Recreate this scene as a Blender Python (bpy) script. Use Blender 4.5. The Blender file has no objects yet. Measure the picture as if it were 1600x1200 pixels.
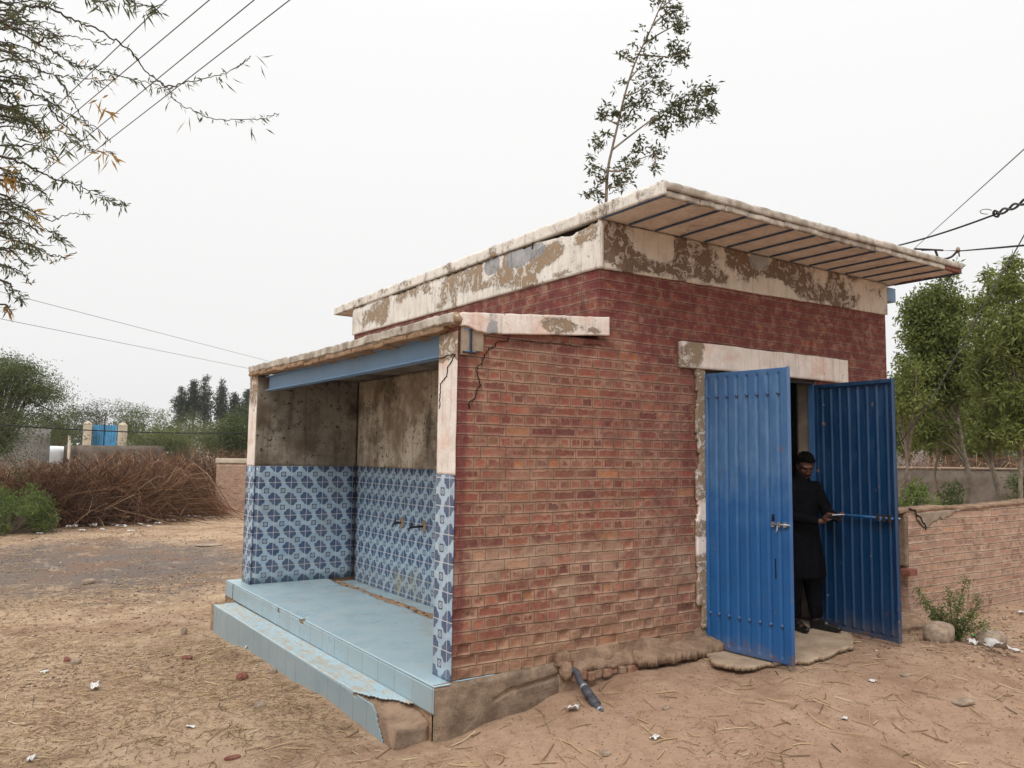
import bpy, bmesh, math, random
import numpy as np
from mathutils import Vector, Matrix
random.seed(7); RNG = np.random.default_rng(7)
R_ = math.radians
scn = bpy.context.scene
col = scn.collection

# ------------------------------------------------------------------ camera
CAM = np.array([-2.8986, -5.0219, 1.6])
YAW, PITCH, ROLL, FPX = -0.5927, 0.0889, 0.0123, 1249.17
def cam_axes():
    cy, sy = math.cos(YAW), math.sin(YAW); cp, sp = math.cos(PITCH), math.sin(PITCH)
    f = np.array([-sy*cp, cy*cp, sp]); r = np.array([cy, sy, 0.]); u = np.cross(r, f)
    cr, sr = math.cos(ROLL), math.sin(ROLL)
    return cr*r+sr*u, -sr*r+cr*u, f
AR, AU, AF = cam_axes()
cd = bpy.data.cameras.new('camera'); co = bpy.data.objects.new('camera', cd); col.objects.link(co)
m = Matrix([[AR[i], AU[i], -AF[i], CAM[i]] for i in range(3)] + [[0, 0, 0, 1]])
co.matrix_world = m
cd.sensor_width = 36; cd.lens = FPX/1600*36; cd.clip_end = 3000; cd.clip_start = 0.05
scn.camera = co
# ------------------------------------------------------------------ world: even white overcast, brighter overhead
SUN_EL, SUN_AZ = 50, 215        # azimuth the light comes from, degrees from +X anticlockwise
w = bpy.data.worlds.new('World'); scn.world = w; w.use_nodes = True
wt = w.node_tree; bg = wt.nodes['Background']
tc = wt.nodes.new('ShaderNodeTexCoord'); sx = wt.nodes.new('ShaderNodeSeparateXYZ')
rp = wt.nodes.new('ShaderNodeValToRGB')
wt.links.new(tc.outputs['Generated'], sx.inputs[0]); wt.links.new(sx.outputs['Z'], rp.inputs[0])
wt.links.new(rp.outputs[0], bg.inputs[0])
els = rp.color_ramp.elements
els[0].position = 0.0; els[0].color = (0.392, 0.394, 0.392, 1)
els[1].position = 1.0; els[1].color = (1.0, 1.0, 1.0, 1)
for p_, c_ in ((0.12, (.422, .422, .420)), (0.5, (.462, .461, .461)), (0.66, (.60, .60, .605))):
    e = els.new(p_); e.color = (*c_, 1)
bg.inputs[1].default_value = 2.15
sd = bpy.data.lights.new('sun', 'SUN'); so = bpy.data.objects.new('sun', sd); col.objects.link(so)
sd.energy = 1.6; sd.angle = R_(20); sd.color = (1.0, .95, .88)
sdir = Vector((math.cos(R_(SUN_AZ))*math.cos(R_(SUN_EL)), math.sin(R_(SUN_AZ))*math.cos(R_(SUN_EL)), math.sin(R_(SUN_EL))))
so.rotation_euler = sdir.to_track_quat('Z', 'Y').to_euler()
scn.view_settings.view_transform = 'Standard'; scn.view_settings.look = 'None'
scn.view_settings.exposure = 0.0; scn.view_settings.gamma = 1
scn.render.engine = 'CYCLES'
scn.cycles.max_bounces = 6; scn.cycles.transparent_max_bounces = 8

# ------------------------------------------------------------------ placing helpers (photo pixel -> point in the world)
def ray(x, y): return AF*FPX + AR*(x-800) - AU*(y-600)
def on(ax, v, x, y):
    d = ray(x, y); t = (v-CAM[ax])/d[ax]; return CAM+t*d
def at(D, x, y):
    d = ray(x, y); return CAM+d*D/math.hypot(d[0], d[1])
# ------------------------------------------------------------------ numpy noise
def _h(ix, iy, iz):
    n = (ix.astype(np.int64)*374761393 + iy.astype(np.int64)*668265263 + iz.astype(np.int64)*2147483647) & 0x7fffffff
    n = ((n ^ (n >> 13))*1274126177) & 0x7fffffff
    n = ((n ^ (n >> 15))*2246822519) & 0x7fffffff
    return ((n ^ (n >> 14)) & 0xffff)/65535.0
def vnoise(x, y, z=0.0):
    x, y, z = np.broadcast_arrays(np.asarray(x, float), np.asarray(y, float), np.asarray(z, float))
    xi, yi, zi = np.floor(x), np.floor(y), np.floor(z)
    fx, fy, fz = x-xi, y-yi, z-zi
    fx, fy, fz = [t*t*(3-2*t) for t in (fx, fy, fz)]
    o = 0
    for a in (0, 1):
        for b in (0, 1):
            for c in (0, 1):
                o = o + _h(xi+a, yi+b, zi+c)*(fx if a else 1-fx)*(fy if b else 1-fy)*(fz if c else 1-fz)
    return o*2-1
def fbm(x, y, z=0.0, oct=4):
    s, a, o = 1.0, 1.0, 0
    for i in range(oct):
        o = o + a*vnoise(np.asarray(x)*s+17.3*i, np.asarray(y)*s+5.1*i, np.asarray(z)*s+3.7*i); s *= 2.03; a *= .5
    return o/1.9
def sstep(a, b, x):
    t = np.clip((np.asarray(x, float)-a)/(b-a), 0, 1); return t*t*(3-2*t)

# ------------------------------------------------------------------ node expression helper
class S:
    def __init__(s, t, k): s.t = t; s.k = k
    def __add__(s, o): return s.t.math('ADD', s, o)
    __radd__ = __add__
    def __sub__(s, o): return s.t.math('SUBTRACT', s, o)
    def __rsub__(s, o): return s.t.math('SUBTRACT', o, s)
    def __mul__(s, o): return s.t.math('MULTIPLY', s, o)
    __rmul__ = __mul__
    def __truediv__(s, o): return s.t.math('DIVIDE', s, o)
class Mat:
    def __init__(s, name, rough=.8, spec=.3):
        s.m = bpy.data.materials.new(name); s.m.use_nodes = True; s.nt = s.m.node_tree
        s.b = s.nt.nodes['Principled BSDF']; s.out = s.nt.nodes['Material Output']
        s.b.inputs['Roughness'].default_value = rough
        s.b.inputs['Specular IOR Level'].default_value = spec
        s._tc = None
    def n(s, t): return s.nt.nodes.new(t)
    def put(s, sock, v):
        if isinstance(v, S): s.nt.links.new(v.k, sock)
        elif isinstance(v, (tuple, list)):
            sock.default_value = (*v, 1) if len(v) == 3 and sock.type == 'RGBA' else v
        else: sock.default_value = v
    def math(s, op, a, b=0.0, c=None, clamp=False):
        n = s.n('ShaderNodeMath'); n.operation = op; n.use_clamp = clamp
        s.put(n.inputs[0], a); s.put(n.inputs[1], b)
        if c is not None: s.put(n.inputs[2], c)
        return S(s, n.outputs[0])
    def clamp(s, a): return s.math('ADD', a, 0.0, clamp=True)
    def abs(s, a): return s.math('ABSOLUTE', a)
    def mx(s, a, b): return s.math('MAXIMUM', a, b)
    def mn(s, a, b): return s.math('MINIMUM', a, b)
    def gt(s, a, b): return s.math('GREATER_THAN', a, b)
    def sm(s, a, lo, hi):
        n = s.n('ShaderNodeMapRange'); n.interpolation_type = 'SMOOTHSTEP'
        s.put(n.inputs[0], a); s.put(n.inputs[1], lo); s.put(n.inputs[2], hi); return S(s, n.outputs[0])
    def obj(s):
        if not s._tc: s._tc = s.n('ShaderNodeTexCoord')
        return S(s, s._tc.outputs['Object'])
    def sep(s, v):
        n = s.n('ShaderNodeSeparateXYZ'); s.put(n.inputs[0], v); return [S(s, k) for k in n.outputs]
    def comb(s, x, y, z=0.0):
        n = s.n('ShaderNodeCombineXYZ')
        for i, v in enumerate((x, y, z)): s.put(n.inputs[i], v)
        return S(s, n.outputs[0])
    def noise(s, v, scale, detail=3, rough=.55, dist=0.0, col=False):
        n = s.n('ShaderNodeTexNoise'); s.put(n.inputs['Vector'], v)
        n.inputs['Scale'].default_value = scale; n.inputs['Detail'].default_value = detail
        n.inputs['Roughness'].default_value = rough; n.inputs['Distortion'].default_value = dist
        return S(s, n.outputs[1 if col else 0])
    def voro(s, v, scale, out='Distance', feat='F1'):
        n = s.n('ShaderNodeTexVoronoi'); n.feature = feat; s.put(n.inputs['Vector'], v); n.inputs['Scale'].default_value = scale
        return S(s, n.outputs[out])
    def scale(s, v, k):
        n = s.n('ShaderNodeVectorMath'); n.operation = 'MULTIPLY'; s.put(n.inputs[0], v); n.inputs[1].default_value = k
        return S(s, n.outputs[0])
    def mix(s, f, a, b, mode='MIX'):
        n = s.n('ShaderNodeMix'); n.data_type = 'RGBA'; n.blend_type = mode
        s.put(n.inputs['Factor'], f); s.put(n.inputs['A'] if False else n.inputs[6], a); s.put(n.inputs[7], b)
        return S(s, n.outputs[2])
    def ramp(s, f, stops, interp='LINEAR'):
        n = s.n('ShaderNodeValToRGB'); s.put(n.inputs[0], f); cr = n.color_ramp; cr.interpolation = interp
        cr.elements[0].position = stops[0][0]; cr.elements[0].color = (*stops[0][1], 1)
        cr.elements[1].position = stops[-1][0]; cr.elements[1].color = (*stops[-1][1], 1)
        for p, c in stops[1:-1]: e = cr.elements.new(p); e.color = (*c, 1)
        return S(s, n.outputs[0])
    def attr(s, name):
        n = s.n('ShaderNodeAttribute'); n.attribute_name = name; return S(s, n.outputs['Fac'])
    def brick(s, v, w, h, mortar, smooth, c1=(0, 0, 0), c2=(1, 1, 1), squash=.5, freq=2, bias=0):
        n = s.n('ShaderNodeTexBrick'); s.put(n.inputs['Vector'], v)
        n.offset = .5; n.offset_frequency = freq; n.squash = squash; n.squash_frequency = freq
        n.inputs['Scale'].default_value = 1; n.inputs['Mortar Size'].default_value = mortar
        n.inputs['Mortar Smooth'].default_value = smooth; n.inputs['Brick Width'].default_value = w
        n.inputs['Row Height'].default_value = h; n.inputs['Bias'].default_value = bias
        n.inputs['Color1'].default_value = (*c1, 1); n.inputs['Color2'].default_value = (*c2, 1)
        return S(s, n.outputs[0]), S(s, n.outputs[1])
    def color(s, c): s.put(s.b.inputs['Base Color'], c)
    def rough(s, c): s.put(s.b.inputs['Roughness'], c)
    def bump(s, h, strength=.5, dist=.01, prev=None):
        n = s.n('ShaderNodeBump'); s.put(n.inputs['Height'], h); n.inputs['Strength'].default_value = strength
        n.inputs['Distance'].default_value = dist
        if prev is not None: s.put(n.inputs['Normal'], prev)
        o = S(s, n.outputs[0]); s.put(s.b.inputs['Normal'], o); return o
    def uvw(s):      # wall coordinates: along the wall, up
        g = s.n('ShaderNodeNewGeometry'); nx = s.sep(S(s, g.outputs['Normal']))[0]
        x, y, z = s.sep(s.obj()); k = s.gt(s.abs(nx), .6)
        return x*(1-k) + y*k, z, k
def simple(name, c, rough=.8, spec=.3, var=.25, nscale=12, bump=.0, metal=0, bscale=60):
    m = Mat(name, rough, spec); v = m.obj()
    f = m.noise(v, nscale, 5, .6)
    lo = tuple(k*(1-var) for k in c); hi = tuple(min(1, k*(1+var)) for k in c)
    m.color(m.ramp(f, [(.3, lo), (.7, hi)]))
    if bump: m.bump(m.noise(v, bscale, 5, .65), bump, .01)
    m.b.inputs['Metallic'].default_value = metal
    return m.m

# --- brickwork
def brick_mat(name, painted=True, h=.083, wd=.225, base_tan=(.35, .205, .145), stops=None, dusty=0.0):
    m = Mat(name, .92, .15); u, v, k = m.uvw(); P = m.obj()
    v = v + .83
    n1 = m.noise(P, 1.1, 2); n2 = m.noise(P, 14, 3, .6); n3 = m.noise(P, 34, 4, .65); n4 = m.noise(P, 5, 4, .6)
    v1 = v + (n1-.5)*.03 + (n2-.5)*.006; u1 = u + (n4-.5)*.02 + (n2-.5)*.006
    rnd, g = m.brick(m.comb(u1, v1), wd, h, .0028, .35)
    u2 = u1 + (n3-.5)*.030; v2 = v1 + (n2-.5)*.016 + (n3-.5)*.020
    _, sm = m.brick(m.comb(u2, v2), wd, h, .031, 1.0)
    rr, _ = m.brick(m.comb(u1, v1), wd, h, 0.0, 0)
    rrk = m.sep(rr)[0]
    stops = stops or [(0, (.15, .07, .062)), (.10, (.19, .068, .056)), (.38, (.25, .082, .062)), (.58, (.29, .095, .065)),
                      (.76, (.20, .065, .062)), (.93, (.30, .105, .065)), (.97, (.42, .16, .065)), (1, (.28, .19, .13))]
    bc = m.ramp(rrk, stops)
    bc = m.mix(m.sm(n3, .3, .75)*.55, bc, (.31, .18, .125))
    bc = m.mix(1.0, bc, m.ramp(m.math('FRACT', rrk*91.3), [(0, (.66, .66, .68)), (1, (1.22, 1.18, 1.12))]), 'MULTIPLY')
    wn = m.math('FRACT', rrk*37.7)
    n5 = m.noise(m.scale(P, (1, 1, 1.6)), 58, 4, .7)
    n7 = m.noise(P, 1.6, 3)
    cover = m.clamp((n7-.5)*1.1 + sm*1.25 + m.sm(n4*.6+wn*.5, .50-dusty, .78-dusty)*.46 + (n3-.5)*1.25 + (n5-.5)*.7 - .02)
    mort = m.mix(m.sm(n4*.5+n2*.5, .35, .65), tuple(c*.62 for c in base_tan), tuple(c*1.22 for c in base_tan))
    mort = m.mix(m.sm(n5, .4, .7)*.45, mort, tuple(k_*.55 for k_ in base_tan))
    bc = m.mix(m.sm(n5*-1, -.46, -.3)*.5, bc, (.10, .04, .03))
    c = m.mix(m.sm(cover, .22, .80)*.93, bc, mort)
    x, y, z = m.sep(P)
    if painted:
        nb = m.noise(P, 2.2, 4, .6)
        top = m.sm(z + (nb-.5)*1.5 + (n3-.5)*.25 + m.sm(x, 1.0, 2.6)*.12 - m.sm(x*-1, -1.3, -.9)*.0, 2.22, 2.75)
        glaze = m.sm(m.noise(P, 1.4, 5, .65)+m.sm(x, 1.0, 2.5)*.12, .46, .66)*m.sm(z, .5, 1.2)*.5
        pier = m.sm(m.mn(x, 9.0)*-1 + (n4-.5)*.10, -.13, -.085)*m.gt(y*-1, -.3)
        jamb = m.sm(x+(nb-.5)*.15, 2.30, 2.40)*m.sm(x*-1, -2.62, -2.56)*m.sm(z+(nb-.5)*.5, .85, 1.05)
        pm = m.mx(m.mx(m.mx(top, jamb*.75), pier), glaze)
        worn = m.sm(m.noise(P, 9, 5, .7), .36, .60)
        pm = pm*(m.mx(worn, pier*.75)*.66 + .24)
        pc = m.mix(n3, (.095, .024, .028), (.20, .058, .056))
        c = m.mix(pm, c, pc)
        dz_ = m.sm(m.noise(P, .9, 6, .7), .46, .66)*(1-top)*.42; c = m.mix(dz_, c, (.37, .245, .175))
        # pale lime bloom low on the wall
        bl = m.sm(m.noise(P, 3.1, 4, .6)+m.sm(z*-1, -1.15, -.75)*.18*m.sm(z, .2, .7), .60, .74)*.45
        c = m.mix(bl, c, (.45, .33, .24))
        dust_sheen = m.sm(z*-1 + (nb-.5)*.5, -.42, .05)
        c = m.mix(dust_sheen*.62, c, (.34, .215, .135))
    else:
        dust_sheen = m.sm(m.noise(P, 1.7, 4), .35, .7)
        c = m.mix(dust_sheen*.35, c, base_tan)
    fr = m.math('FLOORED_MODULO', v1, h); hz = m.sm(m.abs(fr-h*.5)*-1, -h*.5, -h*.5+.0045)
    hz = 1-hz
    hz = m.clamp(hz*m.sm(n2, .25, .5))
    hl = m.sm(m.abs(fr-.0085)*-1, -.004, -.001)*.35
    c = m.mix(hl, c, m.mix(.5, c, (.62, .50, .38)))
    c = m.mix(m.clamp(m.mx(m.clamp(g)*.62*m.sm(n4, .3, .5), hz*.86)), c, (.055, .035, .026))
    m.color(c)
    hgt = (1-m.clamp(g))*1.0 + m.sm(cover, .2, .7)*.22 + n3*.35 + m.noise(P, 110, 3)*.12
    m.bump(hgt, .95, .010)
    return m.m
# --- peeling lime wash over tan plaster; the vertex attribute "peel" steers where it has come off
def peel_mat(name, white=(.75, .71, .655), tan=(.31, .225, .15), stain=.35, grey=(.26, .255, .26), amt=0.0, streak=.5):
    m = Mat(name, .9, .2); P = m.obj(); n1 = m.noise(P, 5, 5, .62); n2 = m.noise(P, 22, 5, .7); n3 = m.noise(P, 2, 3)
    a = m.attr('peel'); d = m.attr('grey')
    n4 = m.noise(P, 70, 4, .7)
    k = a*.85 + (n1-.5)*1.5 + (n2-.5)*1.0 + (n4-.5)*.3 + amt
    mask = m.mx(m.sm(k, .50, .525), m.sm(k, .34, .50)*m.sm(n4, .42, .62)*.6)
    isl = m.noise(P, 8.5, 5, .66, 1.4); lace = m.sm(isl, .535, .555)*(1-m.sm(isl, .63, .65)); lace = m.mx(lace, m.sm(m.noise(P, 17, 4, .7, .8), .60, .63)*.9)
    mask = mask*(1-lace*.75)
    mask = m.mx(mask, m.sm(m.noise(P, 19, 5, .7, .6)+a*.06, .655, .675)*.85)
    halo = m.sm(k, .30, .5)*(1-mask)
    wc = m.mix(m.sm(n1, .35, .7)*stain, white, (.42, .35, .27))
    st = m.noise(m.scale(P, (14, 14, .9)), 1.6, 4, .7)
    wc = m.mix(m.sm(st, .5, .72)*streak, wc, (.22, .17, .13))
    wc = m.mix(halo*.45, wc, (.66, .62, .58))
    wc = m.mix(m.sm(m.noise(P, 3.4, 5, .68), .50, .64)*(.55 if 'pink' in name else .0), wc, (.66, .43, .34))
    wc = m.mix(m.sm(m.noise(P, 4.1, 5, .7), .56, .68)*(.0 if 'pink' in name else .5), wc, (.36, .345, .335))
    tc_ = m.mix(n2, tuple(c*.72 for c in tan), tuple(c*1.3 for c in tan))
    wc = m.mix(m.sm(n2, .55, .72)*.35, wc, tuple(c_*.7 for c_ in white))
    wc = m.mix(m.sm(m.noise(P, 13, 6, .75), .60, .68)*.5*min(1, streak*2), wc, (.33, .25, .18))
    tc_ = m.mix(m.sm(n4, .5, .7)*.4, tc_, tuple(c_*.5 for c_ in tan))
    c = m.mix(mask, wc, tc_)
    gm = m.sm(d + (n1-.5)*.8 + (n2-.5)*.3, .46, .54)
    c = m.mix(gm, c, m.mix(m.noise(P, 7, 4), tuple(c*.6 for c in grey), tuple(min(1, c*1.9) for c in grey)))
    m.color(c)
    m.bump((1-mask)*.8 + n2*.4 + m.noise(P, 90, 3)*.2, 1.0, .012)
    return m.m

# --- blue and white patterned wall tile, 0.2 m, one motif per tile
def tile_mat(name, off=(0, 0), size=.2045):
    m = Mat(name, .22, .5); u, v, k = m.uvw(); P = m.obj()
    jx = m.noise(P, 9, 3, .6)
    U = (u-off[0])/size; V = (v-off[1])/size
    fu = m.math('FLOORED_MODULO', U, 1.0); fv = m.math('FLOORED_MODULO', V, 1.0)
    x = m.abs(fu-.5); y = m.abs(fv-.5)
    a = fu-.5; b = (fv-.5)
    grout = m.sm(m.mx(x, y), .478, .488)
    # dark leaf patches at upper-left and lower-right corners
    dc = m.math('SQRT', a*a+b*b)
    def leaf(sa, sb, r0, lim):
        q = m.gt(a*sa, 0)*m.gt(b*sb, 0)
        body = m.sm(dc, r0, r0+.02)*m.sm(x, lim, lim+.02)*m.sm(y, lim, lim+.02)*q
        vein = m.sm(m.abs(x-y)*-1, -.016, -.008)*.6
        rib = m.sm(m.math('SINE', (x+y)*70.0), .55, .9)*m.gt(m.abs(x-y), .06)*.45
        return m.clamp(body*(1-m.mx(vein, rib)))
    dk = m.mx(leaf(-1, 1, .30, .095), leaf(1, -1, .30, .095))
    sm_ = m.mx(leaf(1, 1, .40, .15), leaf(-1, -1, .40, .15))
    bars = m.mx(dk, sm_*.9)
    # central square with a cross in it
    mq = m.mx(x, y)
    sq = m.sm(m.abs(mq-.125)*-1, -.030, -.016)
    cr = m.sm(m.abs(x-y)*-1, -.028, -.014)*m.sm(mq*-1, -.115, -.10)
    blobs = m.sm(m.math('SINE', (a+b)*34.0)*m.math('SINE', (a-b)*34.0), .35, .7)*m.sm(mq*-1, -.42, -.2)*.18
    red = m.gt(m.noise(P, 60, 2), .55)
    base = m.mix(m.sm(jx, .3, .7), (.30, .42, .53), (.42, .55, .66))
    base = m.mix(blobs, base, (.16, .28, .48))
    c = m.mix(bars, base, m.mix(m.noise(P, 40, 3), (.014, .032, .10), (.035, .075, .19)))
    c = m.mix(sq, c, (.045, .05, .085))
    c = m.mix(cr*.8, c, (.16, .07, .085))
    c = m.mix(grout, c, (.50, .50, .52))
    d1 = m.sm(m.noise(P, 2.6, 5, .65), .5, .75); z = m.sep(P)[2]
    d2 = m.sm(z*-1+(jx-.5)*.3, -.45, .0)
    yel = m.sm(m.noise(P, 1.5, 3), .52, .66)*d2
    c = m.mix(m.clamp(d1*.28 + d2*.16), c, (.27, .25, .21))
    c = m.mix(yel*.55, c, (.33, .30, .14))
    m.color(c); m.rough(m.mix(grout, (.22,)*3, (.8,)*3)); m.bump(1-grout, .4, .002)
    return m.m
# --- plain pale blue step tile
def plain_tile(name, joint_axis='Y', size=.3, dirt=.4, wear=.0, K=1.0):
    m = Mat(name, .3, .45); P = m.obj(); x, y, z = m.sep(P)
    q = y/size; f = m.math('FLOORED_MODULO', q, 1.0)
    g = m.sm(m.abs(f-.5), .486, .493)
    cell = m.math('FLOOR', q)
    vr = m.noise(m.comb(cell*7.7, 1.0, 2.0), 1.0, 0)
    n1 = m.noise(P, 3, 6, .65); n2 = m.noise(m.scale(P, (3, 1, 1)), 9, 6, .7); n3 = m.noise(P, 45, 4, .6)
    c = m.mix(vr, (.25*K, .35*K, .40*K), (.34*K, .45*K, .50*K))
    c = m.mix(m.sm(n1, .35, .75)*dirt*.9, c, (.40, .43, .41))
    c = m.mix(m.sm(m.noise(P, 1.3, 5, .7), .5, .7)*dirt*.6, c, (.22, .26, .26))
    c = m.mix(m.sm(n2, .66-.2*wear, .78-.15*wear)*m.clamp(dirt+wear), c, (.48, .37, .25))
    c = m.mix(m.sm(n3, .62, .8)*.3, c, (.25, .23, .2))
    mud = m.sm(m.noise(P, 2.2, 6, .72)+m.sm(x, .3, .9)*.08, .56, .66)*dirt*.75; c = m.mix(mud, c, (.33, .27, .20))
    if joint_axis: c = m.mix(g*.8, c, (.12, .11, .10))
    m.color(c); m.rough(m.mix(m.sm(n1, .3, .7), (.25,)*3, (.55,)*3)); m.bump(n3*.2+(1-g), .25, .002)
    return m.m
def blue_paint(name, dust_sheen=.35, k_=1.0):
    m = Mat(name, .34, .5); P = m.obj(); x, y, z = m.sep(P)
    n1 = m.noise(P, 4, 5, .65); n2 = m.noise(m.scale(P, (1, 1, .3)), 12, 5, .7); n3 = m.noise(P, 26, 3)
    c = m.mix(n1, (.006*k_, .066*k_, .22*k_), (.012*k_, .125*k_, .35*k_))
    if k_ > .6: c = m.mix(m.sm(z+(n1-.5)*1.3, 1.0, 1.7)*.36, c, (.12, .21, .34))  # sky sheen painted onto the upper part of the leaf
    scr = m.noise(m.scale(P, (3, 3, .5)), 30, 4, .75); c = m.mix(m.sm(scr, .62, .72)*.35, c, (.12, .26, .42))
    c = m.mix(m.sm(n2, .42, .7)*dust_sheen*m.sm(z+(n1-.5)*.6, .7, 1.7), c, (.15, .27, .42))  # dust film that also carries painted sheen, stronger higher up
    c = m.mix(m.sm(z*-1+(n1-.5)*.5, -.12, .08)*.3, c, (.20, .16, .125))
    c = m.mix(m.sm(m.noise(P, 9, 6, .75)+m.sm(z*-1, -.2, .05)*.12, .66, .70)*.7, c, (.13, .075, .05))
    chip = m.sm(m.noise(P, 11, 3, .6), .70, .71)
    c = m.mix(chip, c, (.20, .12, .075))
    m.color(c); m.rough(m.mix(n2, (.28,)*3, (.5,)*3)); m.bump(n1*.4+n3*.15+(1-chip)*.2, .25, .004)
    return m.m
def ground_mat():
    m = Mat('dirt', 1.0, .08); P = m.obj(); x, y, z = m.sep(P)
    n1 = m.noise(P, .55, 5, .6); n2 = m.noise(P, 3.2, 6, .68); n3 = m.noise(P, 24, 5, .7); n4 = m.noise(P, 120, 3, .6)
    c = m.mix(m.sm(n1, .3, .7), (.35, .24, .16), (.46, .34, .225))
    # left yard is yellower, front right pinker
    pink = m.sm(x - y*.4, -1.6, 1.8)
    c = m.mix(pink*.55, c, (.40, .27, .19))
    c = m.mix(m.sm(n2, .5, .74)*.62, c, (.22, .13, .082))
    c = m.mix(m.sm(n2*-1, -.40, -.25)*.55, c, (.66, .50, .33))
    n6 = m.noise(P, 9, 5, .72); c = m.mix(m.sm(n6, .52, .66)*.45, c, (.25, .15, .095)); c = m.mix(m.sm(n6*-1, -.42, -.32)*.35, c, (.62, .48, .33))
    c = m.mix(m.sm(n3, .56, .72)*.6, c, (.17, .10, .065))
    c = m.mix(m.sm(n3*-1, -.32, -.22)*.4, c, (.56, .44, .31))
    # burnt, ash-darkened patch in the left yard
    dx = (x+.9)/3.4; dy = (y-11.6)/4.6
    r = dx*dx+dy*dy
    ash = m.sm(r*-1+(n2-.5)*2.2+(n3-.5)*1.4+(n6-.5)*1.3, -1.2, -.3)
    c = m.mix(ash*.9, c, m.mix(n3, (.05, .044, .044), (.20, .17, .155)))
    peb = m.voro(P, 55); c = m.mix(m.sm(peb*-1, -.16, -.09)*m.gt(n2, .48)*.6, c, (.45, .40, .34))
    big = m.noise(P, 1.15, 6, .68); c = m.mix(m.sm(big, .48, .62)*.62, c, (.22, .132, .086))
    tr_ = m.noise(m.scale(P, (1, .45, 1)), 2.1, 5, .7); c = m.mix(m.sm(tr_, .56, .66)*.35, c, (.55, .43, .30))
    red = m.sm((x+y*.3)*1.0+(n2-.5)*2.0, -2.6, -1.0)*m.sm(y*-1, -2.6, 1.0); c = m.mix(m.clamp(red)*.3, c, (.27, .155, .11))
    m.color(c)
    b = m.bump(n2*1.2+n3*.55, .9, .035)
    m.bump(n4+m.sm(peb*-1, -.3, -.1)*.4, .6, .006, prev=b)
    return m.m
def plaster_dark(name='dark_plaster', K=1.0):
    m = Mat(name, .95, .1); P = m.obj(); x, y, z = m.sep(P)
    n1 = m.noise(P, 2.3, 6, .68); n2 = m.noise(P, 11, 5, .7)
    st = m.noise(m.scale(P, (9, 9, .8)), 1.2, 5, .65)
    c = m.mix(m.sm(n1, .35, .65), (.15*K, .115*K, .085*K), (.34*K, .30*K, .24*K))
    c = m.mix(m.sm(st, .50, .74)*.55, c, (.06, .042, .03)); c = m.mix(m.sm(m.noise(P, 1.1, 6, .7), .5, .62)*(.75 if K < 1.2 else .6), c, (.055, .038, .028)); c = m.mix(m.sm(m.noise(P, 19, 5, .75), .57, .63)*m.sm(n1, .44, .52), c, (.02, .014, .01))
    c = m.mix(m.sm(n2, .62, .74)*m.sm(n1, .45, .6), c, (.03, .02, .015))
    c = m.mix(m.sm(z+(n1-.5)*1.6, 2.1, 2.7)*.3, c, (.05, .03, .022))  # plaster gets darker towards the top
    m.color(c); m.bump(n2+n1, .5, .01)
    return m.m
def rough_mat(name, a, b, c3, sc=4, bump=.8, dist=.02):
    m = Mat(name, .97, .1); P = m.obj(); n1 = m.noise(P, sc, 6, .65); n2 = m.noise(P, sc*7, 5, .7)
    c = m.mix(m.sm(n1, .35, .65), a, b); c = m.mix(m.sm(n2, .55, .75)*.6, c, c3)
    m.color(c); m.bump(n1*.6+n2*.5+m.noise(P, sc*25, 3)*.15, bump, dist); return m.m
def leaf_mat(name, stops, trans=.35):
    m = Mat(name, .55, .35); t = m.attr('tone')
    c = m.ramp(t, stops); m.color(c)
    tr = m.n('ShaderNodeBsdfTranslucent'); m.put(tr.inputs[0], c)
    mxs = m.n('ShaderNodeMixShader'); mxs.inputs[0].default_value = trans
    m.nt.links.new(m.b.outputs[0], mxs.inputs[1]); m.nt.links.new(tr.outputs[0], mxs.inputs[2])
    m.nt.links.new(mxs.outputs[0], m.out.inputs[0]); return m.m
def tone_mat(name, stops, rough=.85):
    m = Mat(name, rough, .2); m.color(m.ramp(m.attr('tone'), stops)); return m.m

M = {}
M['brick'] = brick_mat('main_brick')
M['brick_low'] = brick_mat('low_wall_brick', painted=False, wd=.235, base_tan=(.47, .335, .25), dusty=.10,
    stops=[(0, (.30, .17, .135)), (.3, (.37, .21, .165)), (.6, (.43, .25, .19)), (.8, (.40, .26, .21)), (.95, (.47, .25, .16)), (1, (.48, .35, .26))])
M['peel'] = peel_mat('peeling_limewash', amt=.10); M['peel_front'] = peel_mat('peeling_limewash_brown', white=(.66, .60, .52), tan=(.19, .13, .088), stain=.5, amt=.30)
M['pinkwhite'] = peel_mat('pinkish_limewash', white=(.82, .745, .69), tan=(.30, .225, .155), stain=.35, amt=-.06, streak=.4)
M['soffit'] = peel_mat('soffit_plaster', white=(.74, .66, .58), tan=(.30, .11, .075), stain=.45, amt=-.32, streak=.3)
M['tile'] = tile_mat('patterned_tile_wall', (0, 0.0)); M['tile_pier'] = tile_mat('patterned_tile_pier', (.27-.2045, .0))
M['tile_side'] = tile_mat('patterned_tile_side', (.06, .0))
M['step'] = plain_tile('pale_blue_riser_tile', size=.30, dirt=.25); M['step_low'] = plain_tile('pale_blue_step_tile', size=.255, dirt=.35, K=.82)  # lower riser: same tile, dirtier, with the shade of its facing painted in
M['floor'] = plain_tile('pale_blue_floor_tile', joint_axis=None, dirt=.45, K=1.2); M['tread'] = plain_tile('pale_blue_tread_tile', joint_axis=None, dirt=.6, wear=1.0, K=1.35)
M['blue'] = blue_paint('blue_gloss_paint'); M['blue_shaded'] = blue_paint('shaded_blue_paint', dust_sheen=.1, k_=.36); M['steel_blue'] = blue_paint('faded_blue_steel', dust_sheen=1.0)  # inner-leaf blue is the same door paint with its shade painted in
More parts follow.
